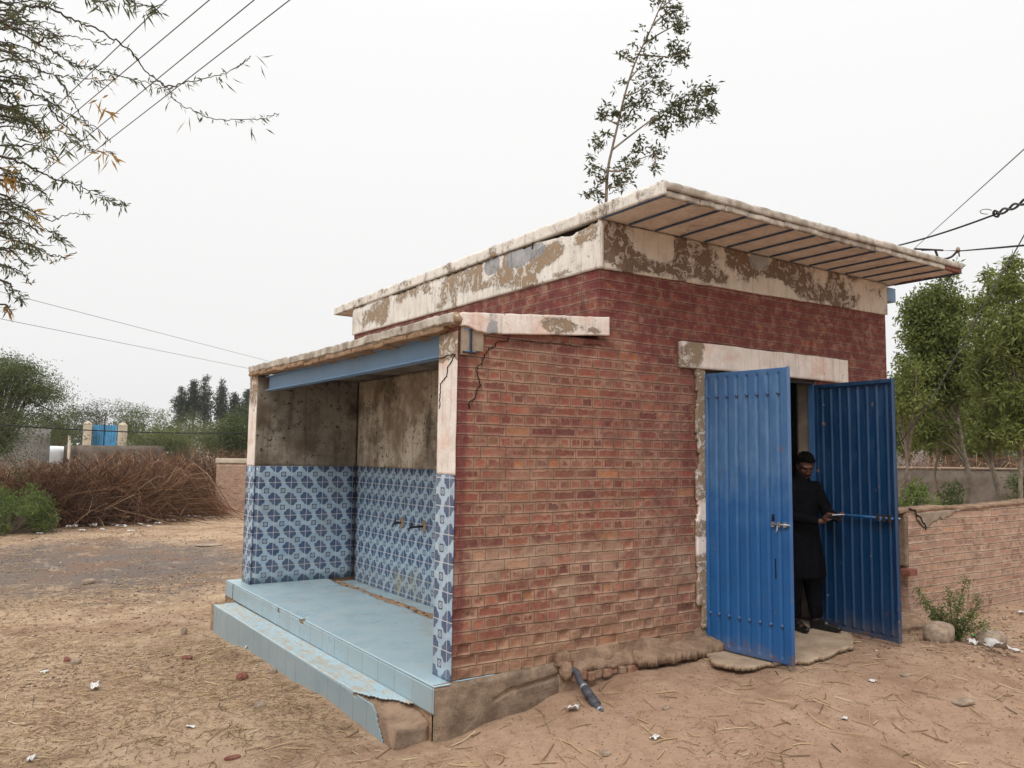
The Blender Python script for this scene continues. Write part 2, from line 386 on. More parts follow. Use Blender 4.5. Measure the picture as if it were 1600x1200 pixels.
def steel_beam_mat():
    m = Mat('faded_blue_beam', .5, .4); P = m.obj(); n = m.noise(P, 5, 5, .65); n2 = m.noise(P, 20, 4)
    c = m.mix(n, (.11, .22, .38), (.18, .31, .47)); c = m.mix(m.sm(n2, .62, .7)*.7, c, (.20, .12, .07)); m.color(c); return m.m
M['beam'] = steel_beam_mat()
M['bar'] = simple('dark_blue_bar', (.045, .08, .15), .5, .4, .4)
M['ground'] = ground_mat(); M['bay_plaster'] = plaster_dark(); M['bay_plaster_pale'] = plaster_dark('streaked_plaster', 1.95)
M['mud'] = rough_mat('mud_plaster', (.22, .145, .10), (.37, .255, .175), (.13, .085, .06), 6, 1.0, .03)
M['plinth'] = rough_mat('dirty_cement', (.17, .12, .088), (.31, .23, .165), (.09, .068, .055), 4, 1.0, .03)
M['ledge'] = rough_mat('mud_smeared_brick', (.24, .12, .085), (.36, .22, .15), (.17, .08, .06), 10, 1.0, .02)
M['cement'] = rough_mat('bare_cement', (.24, .19, .15), (.36, .29, .22), (.16, .13, .11), 5, .5, .01)
M['step_tan'] = rough_mat('dusty_doorstep', (.30, .22, .155), (.43, .33, .24), (.20, .14, .10), 4, .8, .015)
M['broken'] = rough_mat('broken_edge', (.30, .19, .12), (.46, .31, .2), (.10, .06, .045), 12, 1, .03)
M['slabtop'] = rough_mat('weathered_slab', (.30, .255, .21), (.58, .53, .46), (.17, .14, .115), 7, .9, .015)
M['dark'] = simple('dark_gap', (.018, .012, .01), 1, 0, .3)
M['inside'] = simple('unlit_interior', (.035, .03, .026), 1, .05)  # near-black colour stands in for the darkness of the unlit room
M['metal'] = simple('bare_worn_steel', (.30, .32, .35), .42, .5, .3, 30, metal=.6)
M['rust'] = simple('dark_rusty_iron', (.035, .025, .022), .7, .3, .4, 30)
M['pipe'] = simple('grey_black_pipe', (.055, .057, .07), .55, .4, .35, 25)
M['bark'] = rough_mat('bark', (.17, .13, .10), (.28, .22, .17), (.09, .07, .055), 9, .9, .02)
M['bark_dark'] = rough_mat('twig_bark', (.055, .045, .04), (.10, .085, .07), (.03, .025, .02), 20, .4, .005)
M['bark_pale'] = rough_mat('pale_trunk_bark', (.20, .165, .13), (.33, .28, .22), (.12, .095, .075), 9, .9, .02)
M['wire'] = simple('black_cable', (.02, .02, .022), .6, .3); M['wire_grey'] = simple('grey_aluminium_wire', (.10, .10, .11), .5, .4)
M['rock'] = rough_mat('rock', (.27, .20, .15), (.42, .33, .25), (.18, .13, .1), 14, 1, .02)
M['brickbit'] = rough_mat('brick_rubble', (.17, .062, .048), (.27, .12, .09), (.15, .09, .07), 20, .8, .01)
M['wrapper'] = simple('white_plastic_scrap', (.62, .60, .58), .45, .4, .2, 20)
M['wrapper_green'] = simple('green_wrapper', (.06, .25, .07), .4, .4, .3, 20)
M['cloth'] = simple('black_cotton', (.005, .005, .0065), 1, .02, .4, 30, .6, bscale=25); M['hair'] = simple('black_hair', (.005, .0042, .004), 1, .03, .5, 160, .9, bscale=220)
M['skin'] = simple('brown_skin', (.095, .044, .029), .55, .35, .12, 30); M['shoe'] = simple('black_leather', (.01, .01, .01), .4, .4)
M['phone'] = simple('phone_body', (.03, .032, .036), .3, .5); M['phone_edge'] = simple('phone_silver_edge', (.6, .6, .62), .3, .5, .05, metal=.3)
M['wallgrey'] = rough_mat('far_grey_render', (.20, .185, .17), (.30, .28, .26), (.14, .13, .12), 1.5, .3, .01)
M['wallbrown'] = rough_mat('garden_wall_render', (.10, .08, .065), (.17, .14, .115), (.07, .06, .05), 2, .3, .01)
M['cream'] = rough_mat('cream_render', (.45, .38, .29), (.58, .50, .40), (.3, .24, .18), 3, .3, .01)
M['gateblue'] = simple('light_blue_gate', (.06, .24, .42), .5, .4, .3, 3)
M['sack'] = simple('white_car_paint', (.75, .76, .78), .3, .5, .08, 5); M['glass'] = simple('dark_glass', (.03, .035, .04), .1, .6)
G = [(0, (.022, .035, .012)), (.45, (.055, .085, .024)), (.8, (.11, .14, .04)), (1, (.17, .17, .06))]
M['leaf'] = leaf_mat('tree_leaves', [(0, (.075, .10, .022)), (.4, (.165, .20, .045)), (.8, (.25, .28, .075)), (1, (.34, .34, .13))])
M['leaf_far'] = leaf_mat('far_tree_leaves', [(0, (.04, .052, .038)), (.6, (.08, .098, .065)), (1, (.13, .15, .09))])
M['leaf_olive'] = leaf_mat('acacia_scrub_leaves', [(0, (.05, .068, .022)), (.5, (.105, .135, .045)), (1, (.19, .20, .075))])
M['leaf_shrub'] = leaf_mat('shrub_leaves', [(0, (.05, .08, .02)), (.5, (.14, .20, .05)), (1, (.26, .32, .09))])
M['leaf_acacia'] = leaf_mat('acacia_leaves', [(0, (.05, .06, .03)), (.62, (.14, .16, .075)), (.86, (.22, .23, .12)), (.87, (.36, .20, .04)), (1, (.42, .25, .06))], .5)
M['leaf_roof'] = leaf_mat('slender_tree_leaves', [(0, (.045, .05, .022)), (.6, (.10, .11, .045)), (1, (.17, .16, .07))], .4)
M['twig'] = tone_mat('dry_thorn_twigs', [(0, (.03, .016, .012)), (.45, (.11, .055, .032)), (.75, (.21, .10, .052)), (.93, (.28, .155, .085)), (1, (.42, .29, .18))])
M['straw'] = tone_mat('straw', [(0, (.09, .055, .035)), (.45, (.26, .17, .10)), (.8, (.48, .35, .19)), (1, (.62, .52, .36))])
M['gravel'] = tone_mat('gravel_bits', [(0, (.16, .10, .07)), (.6, (.38, .27, .19)), (.9, (.5, .42, .35)), (1, (.7, .68, .64))])

# ------------------------------------------------------------------ object helpers
def link(me, name, mats, parent=None, smooth=False):
    o = bpy.data.objects.new(name, me); col.objects.link(o)
    for mt in (mats if isinstance(mats, (list, tuple)) else [mats]): me.materials.append(M[mt] if isinstance(mt, str) else mt)
    if parent is not None: o.parent = parent
    if smooth: me.polygons.foreach_set('use_smooth', [True]*len(me.polygons))
    return o
def tag(o, label=None, cat=None, group=None, kind=None):
    if label: o['label'] = label
    if cat: o['category'] = cat
    if group: o['group'] = group
    if kind: o['kind'] = kind
    elif cat: o['kind'] = 'thing'
    return o
def empty(name, loc=(0, 0, 0), label=None, cat=None, group=None):
    o = bpy.data.objects.new(name, None); col.objects.link(o); o.location = loc; o.empty_display_size = .2
    return tag(o, label, cat, group)
def mesh(verts, faces, name='mesh', attrs=None):
    me = bpy.data.meshes.new(name)
    verts = np.asarray(verts, dtype=np.float32)
    if isinstance(faces, np.ndarray):
        nf, k = faces.shape
        me.vertices.add(len(verts)); me.vertices.foreach_set('co', verts.ravel())
        me.loops.add(nf*k); me.loops.foreach_set('vertex_index', faces.astype(np.int32).ravel())
        me.polygons.add(nf); me.polygons.foreach_set('loop_start', np.arange(0, nf*k, k, dtype=np.int32))
        me.update(calc_edges=True)
    else:
        me.from_pydata([tuple(map(float, v)) for v in verts], [], faces)
    for k_, a in (attrs or {}).items():
        at_ = me.attributes.new(k_, 'FLOAT', 'POINT'); at_.data.foreach_set('value', np.asarray(a, np.float32))
    me.validate(); me.update(); return me
def fixn(me):
    bm = bmesh.new(); bm.from_mesh(me); bmesh.ops.recalc_face_normals(bm, faces=bm.faces); bm.to_mesh(me); bm.free(); return me
def lin(a, b, step): return np.linspace(a, b, max(2, int(round(abs(b-a)/step))+1))
def slab(name, O, U, V, N, us, vs, thick, mat, parent, mask=None, disp=None, warp=None, attrs=None, back=None, smooth=False):
    """a closed slab: a gridded, displaced front face over us x vs, a flat back, and side faces round every edge and hole"""
    O, U, V, N = [np.array(a, float) for a in (O, U, V, N)]
    us, vs = np.asarray(us, float), np.asarray(vs, float); nu, nv = len(us), len(vs)
    uu, vv = np.meshgrid(us, vs, indexing='ij')
    cu, cv = (uu[:-1, :-1]+uu[1:, 1:])/2, (vv[:-1, :-1]+vv[1:, 1:])/2
    mk = np.ones(cu.shape, bool) if mask is None else mask(cu, cv)
    u2, v2 = (uu, vv) if warp is None else warp(uu, vv)
    d = np.zeros_like(uu) if disp is None else disp(uu, vv)
    F = O + u2[..., None]*U + v2[..., None]*V + d[..., None]*N
    bk = -thick*np.ones_like(uu) if back is None else back(uu, vv)
    B = O + u2[..., None]*U + v2[..., None]*V + bk[..., None]*N
    verts = np.concatenate([F.reshape(-1, 3), B.reshape(-1, 3)]); K = nu*nv
    idx = np.arange(K).reshape(nu, nv)
    a, b, c, e = idx[:-1, :-1], idx[1:, :-1], idx[1:, 1:], idx[:-1, 1:]
    fl = np.dot(np.cross(U, V), N) > 0
    q = np.stack([a, b, c, e] if fl else [a, e, c, b], -1)[mk]
    faces = [q, (q[:, ::-1]+K)]
    pm = np.pad(mk, 1)
    for sel, p, r in ((mk & ~pm[1:-1, :-2], a, b), (mk & ~pm[2:, 1:-1], b, c), (mk & ~pm[1:-1, 2:], c, e), (mk & ~pm[:-2, 1:-1], e, a)):
        f_ = np.stack([r[sel], p[sel], p[sel]+K, r[sel]+K], -1)
        faces.append(f_ if fl else f_[:, ::-1])
    faces = np.concatenate(faces)
    used = np.unique(faces); mp = -np.ones(len(verts), int); mp[used] = np.arange(len(used))
    at_ = {}
    for k_, fn in (attrs or {}).items():
        val = fn(uu, vv).ravel(); at_[k_] = np.concatenate([val, val])[used]
    me = mesh(verts[used], mp[faces], name, at_)
    return link(me, name, mat, parent, smooth)
def box(name, lo, hi, mat, parent=None, bev=.0, rot=None, jit=0, sub=0):
    bm = bmesh.new(); bmesh.ops.create_cube(bm, size=1)
    lo, hi = np.array(lo, float), np.array(hi, float)
    for v in bm.verts: v.co = Vector(lo+(np.array(v.co)+.5)*(hi-lo))
    if bev: bmesh.ops.bevel(bm, geom=bm.edges[:], offset=bev, segments=2, affect='EDGES', profile=.6)
    if sub: bmesh.ops.subdivide_edges(bm, edges=bm.edges[:], cuts=sub, use_grid_fill=True)
    if jit:
        for v in bm.verts:
            v.co += Vector([jit*float(vnoise(v.co.x*9+i*31, v.co.y*9, v.co.z*9)) for i in range(3)])
    if rot is not None: bm.transform(rot)
    me = bpy.data.meshes.new(name); bm.to_mesh(me); bm.free()
    return link(me, name, mat, parent)
def tube_geo(pts, rad, seg=8, caps=True):
    P = [np.array(p, float) for p in pts]; n = len(P)
    rad = [rad]*n if np.isscalar(rad) else list(rad)
    T = [P[min(i+1, n-1)]-P[max(i-1, 0)] for i in range(n)]; T = [t/(np.linalg.norm(t)+1e-12) for t in T]
    ref = np.array([0, 0, 1.]) if abs(T[0][2]) < .9 else np.array([1., 0, 0])
    x = np.cross(ref, T[0]); x /= np.linalg.norm(x)
    vs, fs = [], []
    for i in range(n):
        x = x - T[i]*np.dot(x, T[i]); x /= np.linalg.norm(x)+1e-12; y = np.cross(T[i], x)
        for s in range(seg):
            a = 2*math.pi*s/seg; vs.append(P[i]+rad[i]*(math.cos(a)*x+math.sin(a)*y))
    for i in range(n-1):
        for s in range(seg):
            s2 = (s+1) % seg; fs.append((i*seg+s, i*seg+s2, (i+1)*seg+s2, (i+1)*seg+s))
    if caps: fs.append(tuple(range(seg-1, -1, -1))); fs.append(tuple((n-1)*seg+s for s in range(seg)))
    return vs, fs
def join(gs):
    V, F = [], []
    for v, f in gs:
        k = len(V); V.extend(v); F.extend([tuple(i+k for i in t) for t in f])
    return V, F
def tube(name, pts, rad, mat, parent=None, seg=8, smooth=True):
    v, f = tube_geo(pts, rad, seg); return link(mesh(v, f, name), name, mat, parent, smooth)
def smooth_path(pts, n=8):
    pts = [np.array(p, float) for p in pts]; out = []
    for i in range(len(pts)-1):
        p0, p1, p2, p3 = pts[max(i-1, 0)], pts[i], pts[i+1], pts[min(i+2, len(pts)-1)]
        for k in range(n):
            t = k/n; out.append(.5*((2*p1)+(-p0+p2)*t+(2*p0-5*p1+4*p2-p3)*t*t+(-p0+3*p1-3*p2+p3)*t**3))
    out.append(pts[-1]); return out
def crack(name, pts, width, N, parent, mat='dark', n=9, jit=.008):
    """thin jagged fissure lying in a wall face with normal N"""
    N = np.array(N, float); P = [np.array(p, float) for p in pts]; path = []
    for i in range(len(P)-1):
        for k in range(n):
            t = k/n; path.append(P[i]*(1-t)+P[i+1]*t)
    path.append(P[-1]); V = []; n_ = len(path)
    for i, p in enumerate(path):
        T = path[min(i+1, n_-1)]-path[max(i-1, 0)]; T /= np.linalg.norm(T); S_ = np.cross(N, T)
        q = p+S_*random.uniform(-jit, jit); w_ = width*random.uniform(.35, 1.0)*(.25 if i in (0, n_-1) else 1)
        V += [q-S_*w_/2+N*.002, q+S_*w_/2+N*.002, q+S_*w_/2-N*.004, q-S_*w_/2-N*.004]
    F = []
    for i in range(n_-1):
        a = 4*i
        for s in range(4): s2 = (s+1) % 4; F.append((a+s, a+s2, a+4+s2, a+4+s))
    return link(fixn(mesh(V, F, name)), name, mat, parent)
def blobs(lst, conv):
    """field from a list of (px, py, rx, ry, weight) blobs given on the photo and projected to the wall plane"""
    out = []
    for (x, y, rx, ry, w_) in lst:
        c = conv(x, y); a = conv(x+rx, y); b = conv(x, y+ry)
        out.append((c, max(.015, abs(a[0]-c[0])), max(.015, abs(b[1]-c[1])), w_))
    def f(u, v):
        o = np.zeros_like(u)
        for c, a, b, w_ in out: o = o + w_*np.exp(-(((u-c[0])/a)**2+((v-c[1])/b)**2)*.9)
        return o
    return f
zero = lambda u, v: np.zeros_like(u)

# ------------------------------------------------------------------ ground
GP = np.array([(-.15, -.1, -.36), (.5, -.1, -.27), (1, -.12, -.18), (1.6, -.2, -.11), (2.2, -.5, -.13), (2.5, -.15, -.09), (3.5, -.75, -.12),
   (4.3, -.77, -.1), (5.1, -.3, -.13), (5.7, -.5, -.20), (6.2, -.1, -.2), (8.5, -.05, -.19), (-.5, .1, -.39), (-.45, .67, -.39), (-.45, 2.6, -.42), (-.45, 4.9, -.50),
   (-2, 1, -.45), (-2, 5, -.5), (-3, -5, -.42), (2, -2.7, -.30), (0, -1.3, -.39), (4.5, -2.5, -.28), (8, -2.5, -.26), (12, -1, -.2), (0, 12, -.5),
   (-5, 12, -.5), (5, 20, -.5), (-6, 2, -.45), (-10, -5, -.45), (10, -12, -.4), (0, -12, -.4), (15, 6, -.3), (10, 3, -.25), (25, 12, -.35), (20, 40, -.5), (-20, 40, -.5), (40, 20, -.4)])
def gbase(x, y):
    x, y = np.asarray(x, float), np.asarray(y, float); W = 1e-9; Z = 0
    for gx, gy, gz in GP:
        w_ = 1/(((x-gx)**2+(y-gy)**2)+.02)**1.6; W = W+w_; Z = Z+w_*gz
    z = Z/W
    inside = sstep(-.1, .3, np.minimum(np.minimum(x, 5.4-x), np.minimum(y-.05, 5.1-y)))
    return z - .35*inside
def ground_z(x, y):
    x, y = np.asarray(x, float), np.asarray(y, float)
    z = gbase(x, y) + .024*fbm(x*.9, y*.9, 0, 3) + .016*fbm(x*3.4, y*3.4, 3, 4) - .012*np.maximum(0, vnoise(x*3.1+4, y*4.3, 8)-.35)*2 + .005*fbm(x*17, y*17, 7, 2)
    z = z + .03*np.maximum(0, fbm(x*1.7+9, y*1.7, 5, 3))*sstep(6, 12, np.hypot(x+2.9, y+5))
    return z
def gaxis(a0, a1, lo, hi, step):
    c = list(np.arange(a0, a1+1e-6, step)); s = step; x = a1
    while x < hi: s *= 1.12; x += s; c.append(x)
    s = step; x = a0; pre = []
    while x > lo: s *= 1.12; x -= s; pre.append(x)
    return np.array(pre[::-1]+c)
gx, gy = gaxis(-3.4, 7.0, -600, 900, .035), gaxis(-3.6, 5.5, -300, 900, .035)
X, Y = np.meshgrid(gx, gy, indexing='ij'); Z = ground_z(X, Y)
idx = np.arange(X.size).reshape(X.shape)
f_ = np.stack([idx[:-1, :-1], idx[1:, :-1], idx[1:, 1:], idx[:-1, 1:]], -1).reshape(-1, 4)
go = link(mesh(np.stack([X, Y, Z], -1).reshape(-1, 3), f_, 'ground'), 'ground', 'ground', None, True); tag(go, kind='structure')
def gz(x, y): return float(ground_z(x, y))
def gpt(px, py, z0=-.4, it=12):       # photo pixel -> point on the ground
    z = z0
    for i in range(it): p = on(2, z, px, py); z = z*.4+.6*float(gbase(p[0], p[1]))
    p = on(2, z, px, py); return np.array([p[0], p[1], gz(p[0], p[1])])
# ================================================================== THE BRICK WASH BUILDING
A, B_, D_ = 1.36, 5.56, 5.18        # main room: x from A to B_, y from 0 to D_
bld = empty('brick_building', (0, 0, 0), 'small red brick building with a flat overhanging roof, tiled washing bay and open blue doors', 'building')
DX0, DX1, DZ = 2.59, 4.27, 2.40
def row_recess(u, v):
    """bricks weathered back near the ground, same courses as the brick texture"""
    vv = v+.83; row = np.floor(vv/.083).astype(int); head = (row % 2 == 0)
    w_ = np.where(head, .1125, .225); off = np.where(head, .05625, 0); n = np.floor((u+off)/w_)
    r = _h(n, row.astype(float), n*0+3); fu = ((u+off)/w_) % 1; fv = (vv/.083) % 1
    edge = sstep(0, .14, np.minimum(fu, 1-fu)*np.where(head, .5, 1))*sstep(0, .16, np.minimum(fv, 1-fv))
    low = sstep(1.15, .25, v+.3*vnoise(u*1.3, v*1.3, 2))
    return (-.017*sstep(.4, 1, r)+.007*(r < .3))*edge*low + (-.006)*sstep(.8, 1, r)*edge
def wall_disp(u, v):
    low = sstep(.55, .0, v)
    return .0035*fbm(u*1.2, v*1.2, 0, 3)+.0018*fbm(u*9, v*9, 1, 3)+row_recess(u, v)+low*.02*fbm(u*6, v*8, 4, 4)+.004*sstep(1.3, .4, v)*fbm(u*18, v*22, 4, 3)
def fw_mask(u, v): return ~((u > DX0) & (u < DX1) & (v < DZ)) & ~((u < A) & (v > 2.56))
us = np.unique(np.concatenate([np.arange(0, 2.59, .014), [A, DX0], np.arange(2.6, 4.27, .05), [DX1], np.arange(4.28, B_, .02), [B_]]))
vs = np.unique(np.concatenate([np.arange(-.45, 1.2, .012), np.arange(1.2, 3.25, .02), [2.40, 2.56, 3.25]]))
slab('front_wall', (0, .022, 0), (1, 0, 0), (0, 0, 1), (0, -1, 0), us, vs, .24, 'brick', bld, fw_mask, wall_disp)
slab('side_wall', (A, 0, 0), (0, 1, 0), (0, 0, 1), (-1, 0, 0), lin(.03, D_, .04), lin(-.4, 3.25, .04), .225, 'brick', bld, None, lambda u, v: .002*fbm(u*9, v*9, 1, 3))
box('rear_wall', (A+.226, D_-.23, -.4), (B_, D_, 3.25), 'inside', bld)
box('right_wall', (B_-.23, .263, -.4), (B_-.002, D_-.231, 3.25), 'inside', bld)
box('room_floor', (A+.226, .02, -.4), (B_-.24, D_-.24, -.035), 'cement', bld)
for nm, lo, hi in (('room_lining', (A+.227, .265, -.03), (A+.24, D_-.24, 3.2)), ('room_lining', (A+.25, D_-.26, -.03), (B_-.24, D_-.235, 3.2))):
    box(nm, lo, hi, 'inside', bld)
# --- fascia bands
def cF(x, y): p = on(1, 0, x, y); return p[0], p[2]
def cS(x, y): p = on(0, A, x, y); return p[1], p[2]
def f4(x, y): return 900+x/2.5, 260+y/2.5
pf = [(*f4(170, 300), 18, 26, 1.0), (*f4(230, 370), 40, 13, .9), (*f4(405, 320), 10, 28, 1.1), (*f4(280, 240), 30, 8, .7), (*f4(150, 250), 10, 30, .9),
      (*f4(320, 290), 22, 26, -1.4), (*f4(540, 425), 60, 10, 1.0), (*f4(495, 345), 10, 26, 1.0), (*f4(655, 350), 16, 26, 1.2), (*f4(740, 405), 40, 12, 1.0), (*f4(610, 440), 14, 14, -.8), (*f4(760, 480), 50, 12, -.8),
      (*f4(830, 375), 26, 18, 1.1), (*f4(710, 360), 20, 22, -1.4), (*f4(900, 490), 24, 14, 1.0), (*f4(1000, 440), 14, 20, 1.1), (*f4(970, 400), 8, 26, -.9),
      (*f4(1030, 525), 12, 16, .8), (*f4(1080, 440), 8, 10, .5), (*f4(620, 300), 16, 10, .6)]
gf = [(*f4(715, 365), 16, 18, 1.0), (*f4(270, 200), 60, 10, .35)]
bF, gF = blobs(pf, cF), blobs(gf, cF)
def fas_warp_front(u, v):      # v: 0 bottom .. 1 top ; the lower edge rises slightly to the right
    z0 = 3.165+.06*(u-A)/(B_-A)+.004*vnoise(u*7, 0); z1 = 3.577; return u, z0+(z1-z0)*v
slab('fascia', (0, 0, 0), (1, 0, 0), (0, 0, 1), (0, -1, 0), lin(A-.018, B_+.015, .02), lin(0, 1, .05), .018, 'peel_front', bld,
     warp=fas_warp_front, disp=lambda u, v: .003*fbm(u*5, v*2, 1, 3), attrs={'peel': lambda u, v: bF(u, fas_warp_front(u, v)[1]), 'grey': lambda u, v: gF(u, fas_warp_front(u, v)[1])})
def f3(x, y): return 500+x/3.478, 260+y/3.478
ps = [(*f3(300, 800), 10, 14, 1), (*f3(345, 840), 6, 8, .9), (*f3(250, 830), 8, 16, .6), (*f3(370, 740), 8, 20, .8), (*f3(450, 700), 10, 12, .7), (*f3(520, 680), 12, 10, .7),
      (*f3(600, 670), 8, 10, .7), (*f3(700, 640), 12, 18, 1.0), (*f3(740, 730), 5, 12, .8), (*f3(760, 600), 12, 12, .9), (*f3(830, 640), 16, 12, .8), (*f3(860, 560), 10, 14, 1.0),
      (*f3(1000, 600), 16, 14, 1.0), (*f3(1020, 500), 8, 18, .9), (*f3(1140, 620), 18, 12, 1.1), (*f3(1180, 540), 26, 8, 1.0), (*f3(1240, 470), 16, 14, .9),
      (*f3(1300, 460), 12, 8, .9), (*f3(1450, 370), 16, 14, .95), (*f3(900, 650), 14, 7, .7), (*f3(1320, 590), 18, 5, .6), (*f3(660, 760), 8, 6, .6), (*f3(1400, 330), 22, 6, .5)]
gs_ = [(*f3(940, 540), 13, 16, 1.1), (*f3(1075, 490), 16, 18, 1.15), (*f3(1150, 470), 20, 14, .8), (*f3(1210, 450), 8, 10, .6), (*f3(690, 620), 8, 10, .6), (*f3(640, 680), 8, 6, .5)]
bS, gS = blobs(ps, cS), blobs(gs_, cS)
def fas_warp_side(u, v):
    z0 = 3.163+.05*u/D_+.003*vnoise(u*5, 3); z1 = 3.574+.020*vnoise(u*2.6, 1)+.012*vnoise(u*19, 2)-.03*sstep(1.0, .2, u); return u, z0+(z1-z0)*v
slab('fascia', (A, 0, 0), (0, 1, 0), (0, 0, 1), (-1, 0, 0), lin(-.018, D_+.03, .02), lin(0, 1, .05), .018, 'peel', bld,
     warp=fas_warp_side, disp=lambda u, v: .020+.003*fbm(u*5, v*2, 1, 3)-.010*sstep(.8, 1, v), attrs={'peel': lambda u, v: bS(u, fas_warp_side(u, v)[1]), 'grey': lambda u, v: gS(u, fas_warp_side(u, v)[1])})
box('wall_head', (A+.012, .03, 3.26), (B_, D_, 3.574), 'dark', bld)
# --- roof slab, soffit and its bars
RX0, RX1, RY0, RY1 = A-.03, 5.73, -.765, 5.87
def roof_edge(name, O, U, N, us, z0, z1, mat, att):
    slab(name, O, U, (0, 0, 1), N, us, lin(z0, z1, .02), .03, mat, bld,
         warp=lambda u, v: (u, v + (.006*fbm(u*1.3, 2, 0, 3)+.004*vnoise(u*15, 1))*sstep(z0+.02, z1, v)),
         disp=lambda u, v: .006*fbm(u*4, v*8, 1, 3)-.012*sstep(z1-.02, z1, v)*abs(vnoise(u*9, 3)), attrs=att)
box('roof_slab', (RX0+.028, RY0+.028, 3.592), (RX1-.028, RY1-.028, 3.682), 'slabtop', bld)
att0 = {'peel': lambda u, v: .22+.12*vnoise(u*2, v*9), 'grey': lambda u, v: .12+.15*vnoise(u*3, v*3)}
roof_edge('roof_edge', (RX0, 0, 0), (0, 1, 0), (-1, 0, 0), lin(RY0, RY1, .025), 3.583, 3.694, 'peel', att0)
roof_edge('roof_edge', (0, RY0, 0), (1, 0, 0), (0, -1, 0), lin(RX0+.002, RX1, .025), 3.632, 3.694, 'slabtop', {})
# lower lip of the front edge: cracked plaster in pieces
x = RX0+.004; k = 0
while x < RX1-.02:
    L = random.uniform(.25, .75); x1 = min(x+L, RX1)
    dz = random.uniform(-.006, .004); dy = random.uniform(0, .012)
    red = x1 > 5.3
    slab('roof_edge_lip', (0, RY0+.006+dy, dz), (1, 0, 0), (0, 0, 1), (0, -1, 0), lin(x, x1-.006, .02), lin(3.583, 3.628, .015), .03, 'brickbit' if red and x > 5.2 else 'slabtop', bld,
         warp=lambda u, v: (u, v+.005*vnoise(u*23, 4+k)), disp=lambda u, v: .004*fbm(u*9, v*9, k, 3))
    x = x1; k += 1
box('roof_edge', (RX1-.028, RY0+.03, 3.583), (RX1, RY1, 3.69), 'slabtop', bld); box('roof_edge', (RX0+.03, RY1-.028, 3.583), (RX1-.03, RY1, 3.69), 'slabtop', bld)
slab('soffit', (0, 0, 3.588), (1, 0, 0), (0, 1, 0), (0, 0, -1), lin(RX0+.03, RX1-.03, .04), lin(RY0+.03, RY1-.04, .05), .012, 'soffit', bld,
     disp=lambda u, v: .003*fbm(u*3, v*3, 0, 3), attrs={'peel': lambda u, v: 1.2*np.exp(-((u-5.42)/.10)**2-((v+.45)/.12)**2)+1.4*np.exp(-((u-5.68)/.09)**2-((v+.35)/.45)**2)+.5*np.exp(-((u-2.2)/.2)**2-((v+.3)/.2)**2), 'grey': zero})
nb_ = 15
for i in range(nb_):
    x = 1.352+(5.69-1.352)*i/(nb_-1)
    box('soffit_bar', (x-.010, RY0+.012, 3.572), (x+.010, -.022, 3.584), 'bar', bld)
box('steel_beam_end', (B_+.001, .03, 3.40), (B_+.24, .15, 3.40+.012), 'beam', bld); box('steel_beam_end', (B_+.001, .031, 3.413), (B_+.24, .041, 3.545), 'beam', bld)
box('steel_beam_end', (B_+.001, .03, 3.546), (B_+.24, .15, 3.558), 'beam', bld)
# --- lintel, jamb strips
def cL(x, y): return cF(x, y)
bL = blobs([(*f4(440, 740), 22, 18, 1.3), (*f4(470, 700), 14, 8, .6), (*f4(415, 770), 6, 12, .3)], cL)
slab('lintel', (0, 0, 0), (1, 0, 0), (0, 0, 1), (0, -1, 0), lin(2.278, 4.75, .02), lin(2.402, 2.632, .02), .03, 'pinkwhite', bld,
     warp=lambda u, v: (u+.004*vnoise(v*30, 1), v+.004*vnoise(u*6, 2)+.006*(u-2.28)*(v > 2.5)), disp=lambda u, v: .030+.002*fbm(u*6, v*6, 0, 3), attrs={'peel': bL, 'grey': zero})
bJ = lambda u, v: 1.0 - 1.3*np.exp(-((v-1.12)/.085)**2) - 1.2*np.exp(-((v-.82)/.075)**2)
slab('jamb_plaster', (0, 0, 0), (1, 0, 0), (0, 0, 1), (0, -1, 0), lin(2.475, 2.588, .014), lin(.1, 2.398, .02), .02, 'pinkwhite', bld,
     mask=lambda u, v: (u > 2.485+.03*vnoise(v*7, 1)) & ((v > .30) | (u > 2.53)), disp=lambda u, v: .012+.002*fbm(u*20, v*8, 0, 3), attrs={'peel': bJ, 'grey': zero})
box('door_jamb', (DX1+.003, .045, -.02), (DX1+.03, .258, 2.395), 'cement', bld)
slab('reveal', (DX1, .0, 0), (0, 1, 0), (0, 0, 1), (-1, 0, 0), lin(.025, .26, .03), lin(-.02, 2.395, .04), .003, 'cement', bld, disp=lambda u, v: .004+.002*fbm(u*9, v*9, 0, 3))
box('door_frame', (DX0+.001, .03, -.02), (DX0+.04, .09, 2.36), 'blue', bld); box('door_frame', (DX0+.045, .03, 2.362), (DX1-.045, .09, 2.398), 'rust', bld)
box('door_frame', (DX1-.045, .03, -.02), (DX1-.006, .09, 2.36), 'blue', bld)
